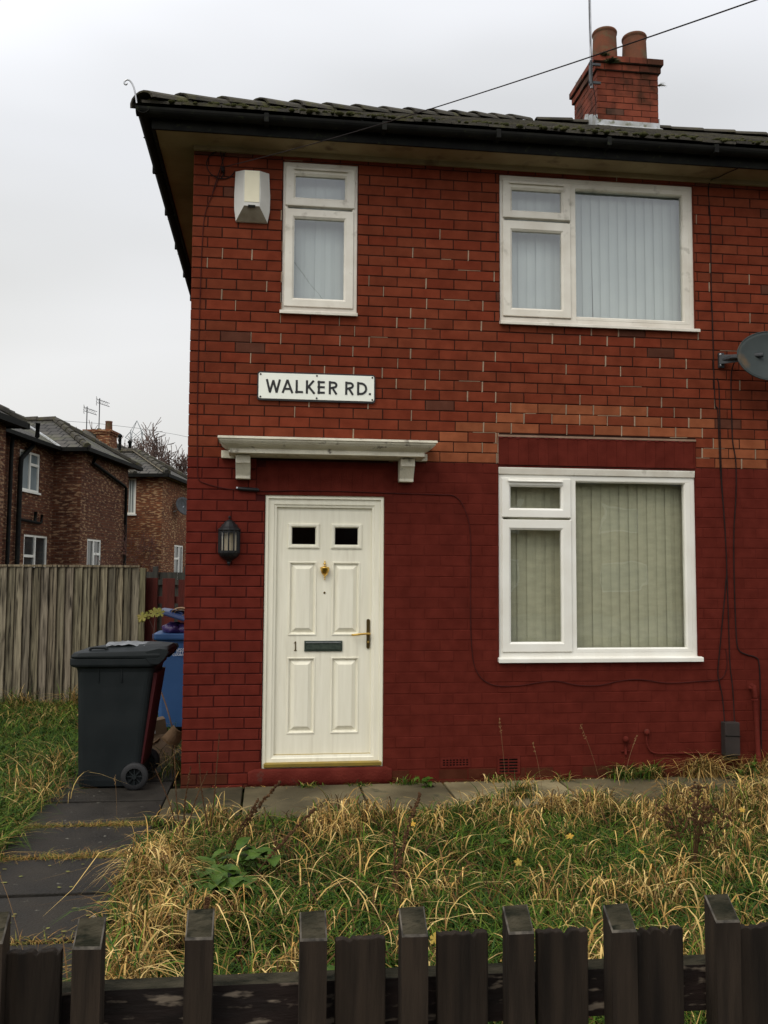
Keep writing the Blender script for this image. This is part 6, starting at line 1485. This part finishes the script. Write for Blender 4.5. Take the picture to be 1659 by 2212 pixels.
# broad leaved dock plant
def leaf(mb, base, d, l, w, bend, seed, lobes=0, mi=0):
    rd = random.Random(seed); d = Vector(d).normalized(); side = d.cross(Vector((0, 0, 1))).normalized(); n_ = 8; rows = []
    for i in range(n_+1):
        t = i/n_; c = Vector(base)+d*l*t+Vector((0, 0, l*(.35*t-bend*t*t))); ww = w*math.sin(math.pi*min(1, t*.94+.04))**.7*(1+.12*math.sin(t*26+seed))
        up = Vector((0, 0, 1))*ww*.25; rows.append([c-side*ww+up, c-side*ww*.5+up*.25, c, c+side*ww*.5+up*.25, c+side*ww+up])
    for i in range(n_):
        for k_ in range(4): mb.face([rows[i][k_], rows[i][k_+1], rows[i+1][k_+1], rows[i+1][k_]], mi=mi)
PG = 'broad leaved weeds'
for (bx_, by_, n_, sz, lab, sd) in ((.36, -2.40, 100, .135, 'large broad leaved green dock plant in the left of the garden', 1), (.52, -2.05, 22, .14, 'broad leaved green weed to the right of the large dock plant', 2), (.95, -3.6, 30, .11, 'low broad green leaves just behind the rail gap of the front fence', 3),
                                    (2.05, -1.9, 14, .10, 'low green leaves in the middle of the garden', 4), (4.45, -.12, 14, .13, 'dark green weed at the foot of the wall below the meter box', 5), (4.9, -.14, 14, .15, 'dark green weed right of the waste pipe', 6), (1.85, -.16, 12, .08, 'small green weed at the foot of the wall right of the door', 7)):
    t_ = thing('leafy_weed', lab, 'weed', (bx_, by_, 0), 0, PG); q = MB(); rd = random.Random(sd)
    for i in range(n_):
        a = rd.uniform(0, 6.28); l = sz*rd.uniform(.6, 1.15); leaf(q, (rd.gauss(0, sz*(.8 if n_ > 20 else .3)), rd.gauss(0, sz*(.5 if n_ > 20 else .2)), rd.uniform(.01, sz*1.1)), (math.cos(a), math.sin(a), .2), l, l*rd.uniform(.22, .34), rd.uniform(.3, .9), i)
    q.build('leaves', 'leaf_green', t_, smooth=True)
    q = MB()
    for i in range(5): a = rd.uniform(0, 6.28); q.tube([(0, 0, 0), (math.cos(a)*sz*.4, math.sin(a)*sz*.4, sz*.7)], .003, 4)
    q.build('stems', 'leaf_green', t_)
# lobed leaves
def lobed(mb, c, r, nrm, seed, mi=0):
    rd = random.Random(seed); nrm = Vector(nrm).normalized(); a1 = nrm.cross(Vector((.3, .2, 1))).normalized(); a2 = nrm.cross(a1); n_ = 30; P_ = []
    for i in range(n_):
        a = 2*math.pi*i/n_; k_ = (.42+.50*abs(math.cos(2.5*(a)))**.7+.10*math.cos(15*a))*rd.uniform(.9, 1.08); P_.append(Vector(c)+(a1*math.cos(a)+a2*math.sin(a))*r*k_+nrm*rd.uniform(-.06, .06)*r)
    for i in range(n_): mb.face([c, P_[i], P_[(i+1) % n_]], mi=mi)
sy = thing('maple_sapling', 'thin sapling with two clusters of fading yellow green lobed leaves, behind the bins', 'sapling', (-.53, 2.35, 0))
q = MB(); q.tube(smooth_path([(-.53, 2.35, 0), (-.53, 2.36, .6), (-.52, 2.36, .95), (-.50, 2.36, 1.22), (-.49, 2.36, 1.25)], 4), .004, 5); q.tube([(-.51, 2.36, 1.05), (-.58, 2.34, 1.2)], .0025, 4); rel(q.build('stem', 'twig'), sy)
for i, (c, r_, nn) in enumerate((((-.51, 2.33, 1.235), .062, (.1, -1, .35)), ((-.455, 2.33, 1.235), .055, (.3, -1, .5)), ((-.63, 2.32, 1.19), .060, (-.3, -1, .3)), ((-.585, 2.33, 1.205), .045, (.1, -1, .2)), ((-.475, 2.36, 1.255), .04, (0, -1, .8)), ((-.64, 2.34, 1.165), .04, (0, -1, .1)))):
    q = MB(); lobed(q, c, r_, nn, i); rel(q.build('leaf', 'leaf_maple'), sy)
FL = [((1.92, -2.45, .17), .030, 'yellow fallen leaf on the grass left of the middle of the garden'), ((2.38, -1.9, .13), .032, 'yellow fallen leaf in the middle of the garden, the one beside the low green leaves'), ((2.62, -2.35, .17), .028, 'ochre fallen leaf to the right of the middle of the garden'), ((1.33, -3.3, .15), .034, 'yellow fallen leaf caught low behind the fence, left of the tall middle post'),
      ((1.52, -1.55, .13), .026, 'small yellow fallen leaf below the right end of the door step'), ((2.96, -3.3, .17), .034, 'yellow fallen leaf behind the right part of the fence'), ((.62, -3.95, .12), .034, 'yellow fallen leaf low behind the left part of the fence'), ((3.6, -1.6, .17), .028, 'yellow fallen leaf among straw at the right of the garden')]
for i, (c, r_, lab) in enumerate(FL):
    q = MB(); rd = random.Random(i+40); lobed(q, Vector(c), r_*.78, (rd.uniform(-.9, .9), -rd.uniform(.2, 1.1), .8), i); tag(q.build('fallen_leaf', 'leaf_yellow'), lab, 'leaf', 'yellow fallen leaves in the grass')
q = MB(); rd = random.Random(77)
for i in range(70):
    x_, y_ = rd.uniform(-.9, -.12), rd.uniform(-4.3, -1.65); r_ = rd.uniform(.006, .016); a = rd.uniform(0, 3); P_ = [(x_+r_*math.cos(a+k_*1.05)*rd.uniform(.7, 1.3), y_+.6*r_*math.sin(a+k_*1.05)*rd.uniform(.7, 1.3), .0185+rd.uniform(0, .002)) for k_ in range(6)]; q.face(P_)
tag(q.build('leaf_litter', 'leaf_maple'), 'tiny bleached leaf scraps stuck to the wet path', 'leaf litter', kind='stuff')

# unseen row of houses added behind the viewer for the ground floor panes to mirror
op = thing('unseen_terrace', 'unseen row of brick houses across the road, added for the ground floor windows to mirror', 'house', (2, -29, 0))
q = MB(); q.box(-22, 22, -6, 0, -.02, 5.4); q.build('wall', 'far_brick_a', op)
q = MB(); q.prism([(-6.4, 5.4), (.4, 5.4), (-3, 8.0)], 'x', -22.3, 22.3); q.build('roof', 'asphalt', op)
for i in range(8):
    for z_ in (1.0, 3.5):
        w = MB(); ring(w, -20+i*5.4, -18.2+i*5.4, z_, z_+1.2, [(0, 0), (0, .05), (.07, .05), (.07, .02)]); w_ = w.build('window', 'upvc', op)
        w = MB(); w.face([(-19.93+i*5.4, .03, z_+.07), (-18.27+i*5.4, .03, z_+.07), (-18.27+i*5.4, .03, z_+1.13), (-19.93+i*5.4, .03, z_+1.13)]); w.build('pane', 'glass_far_pale', w_)
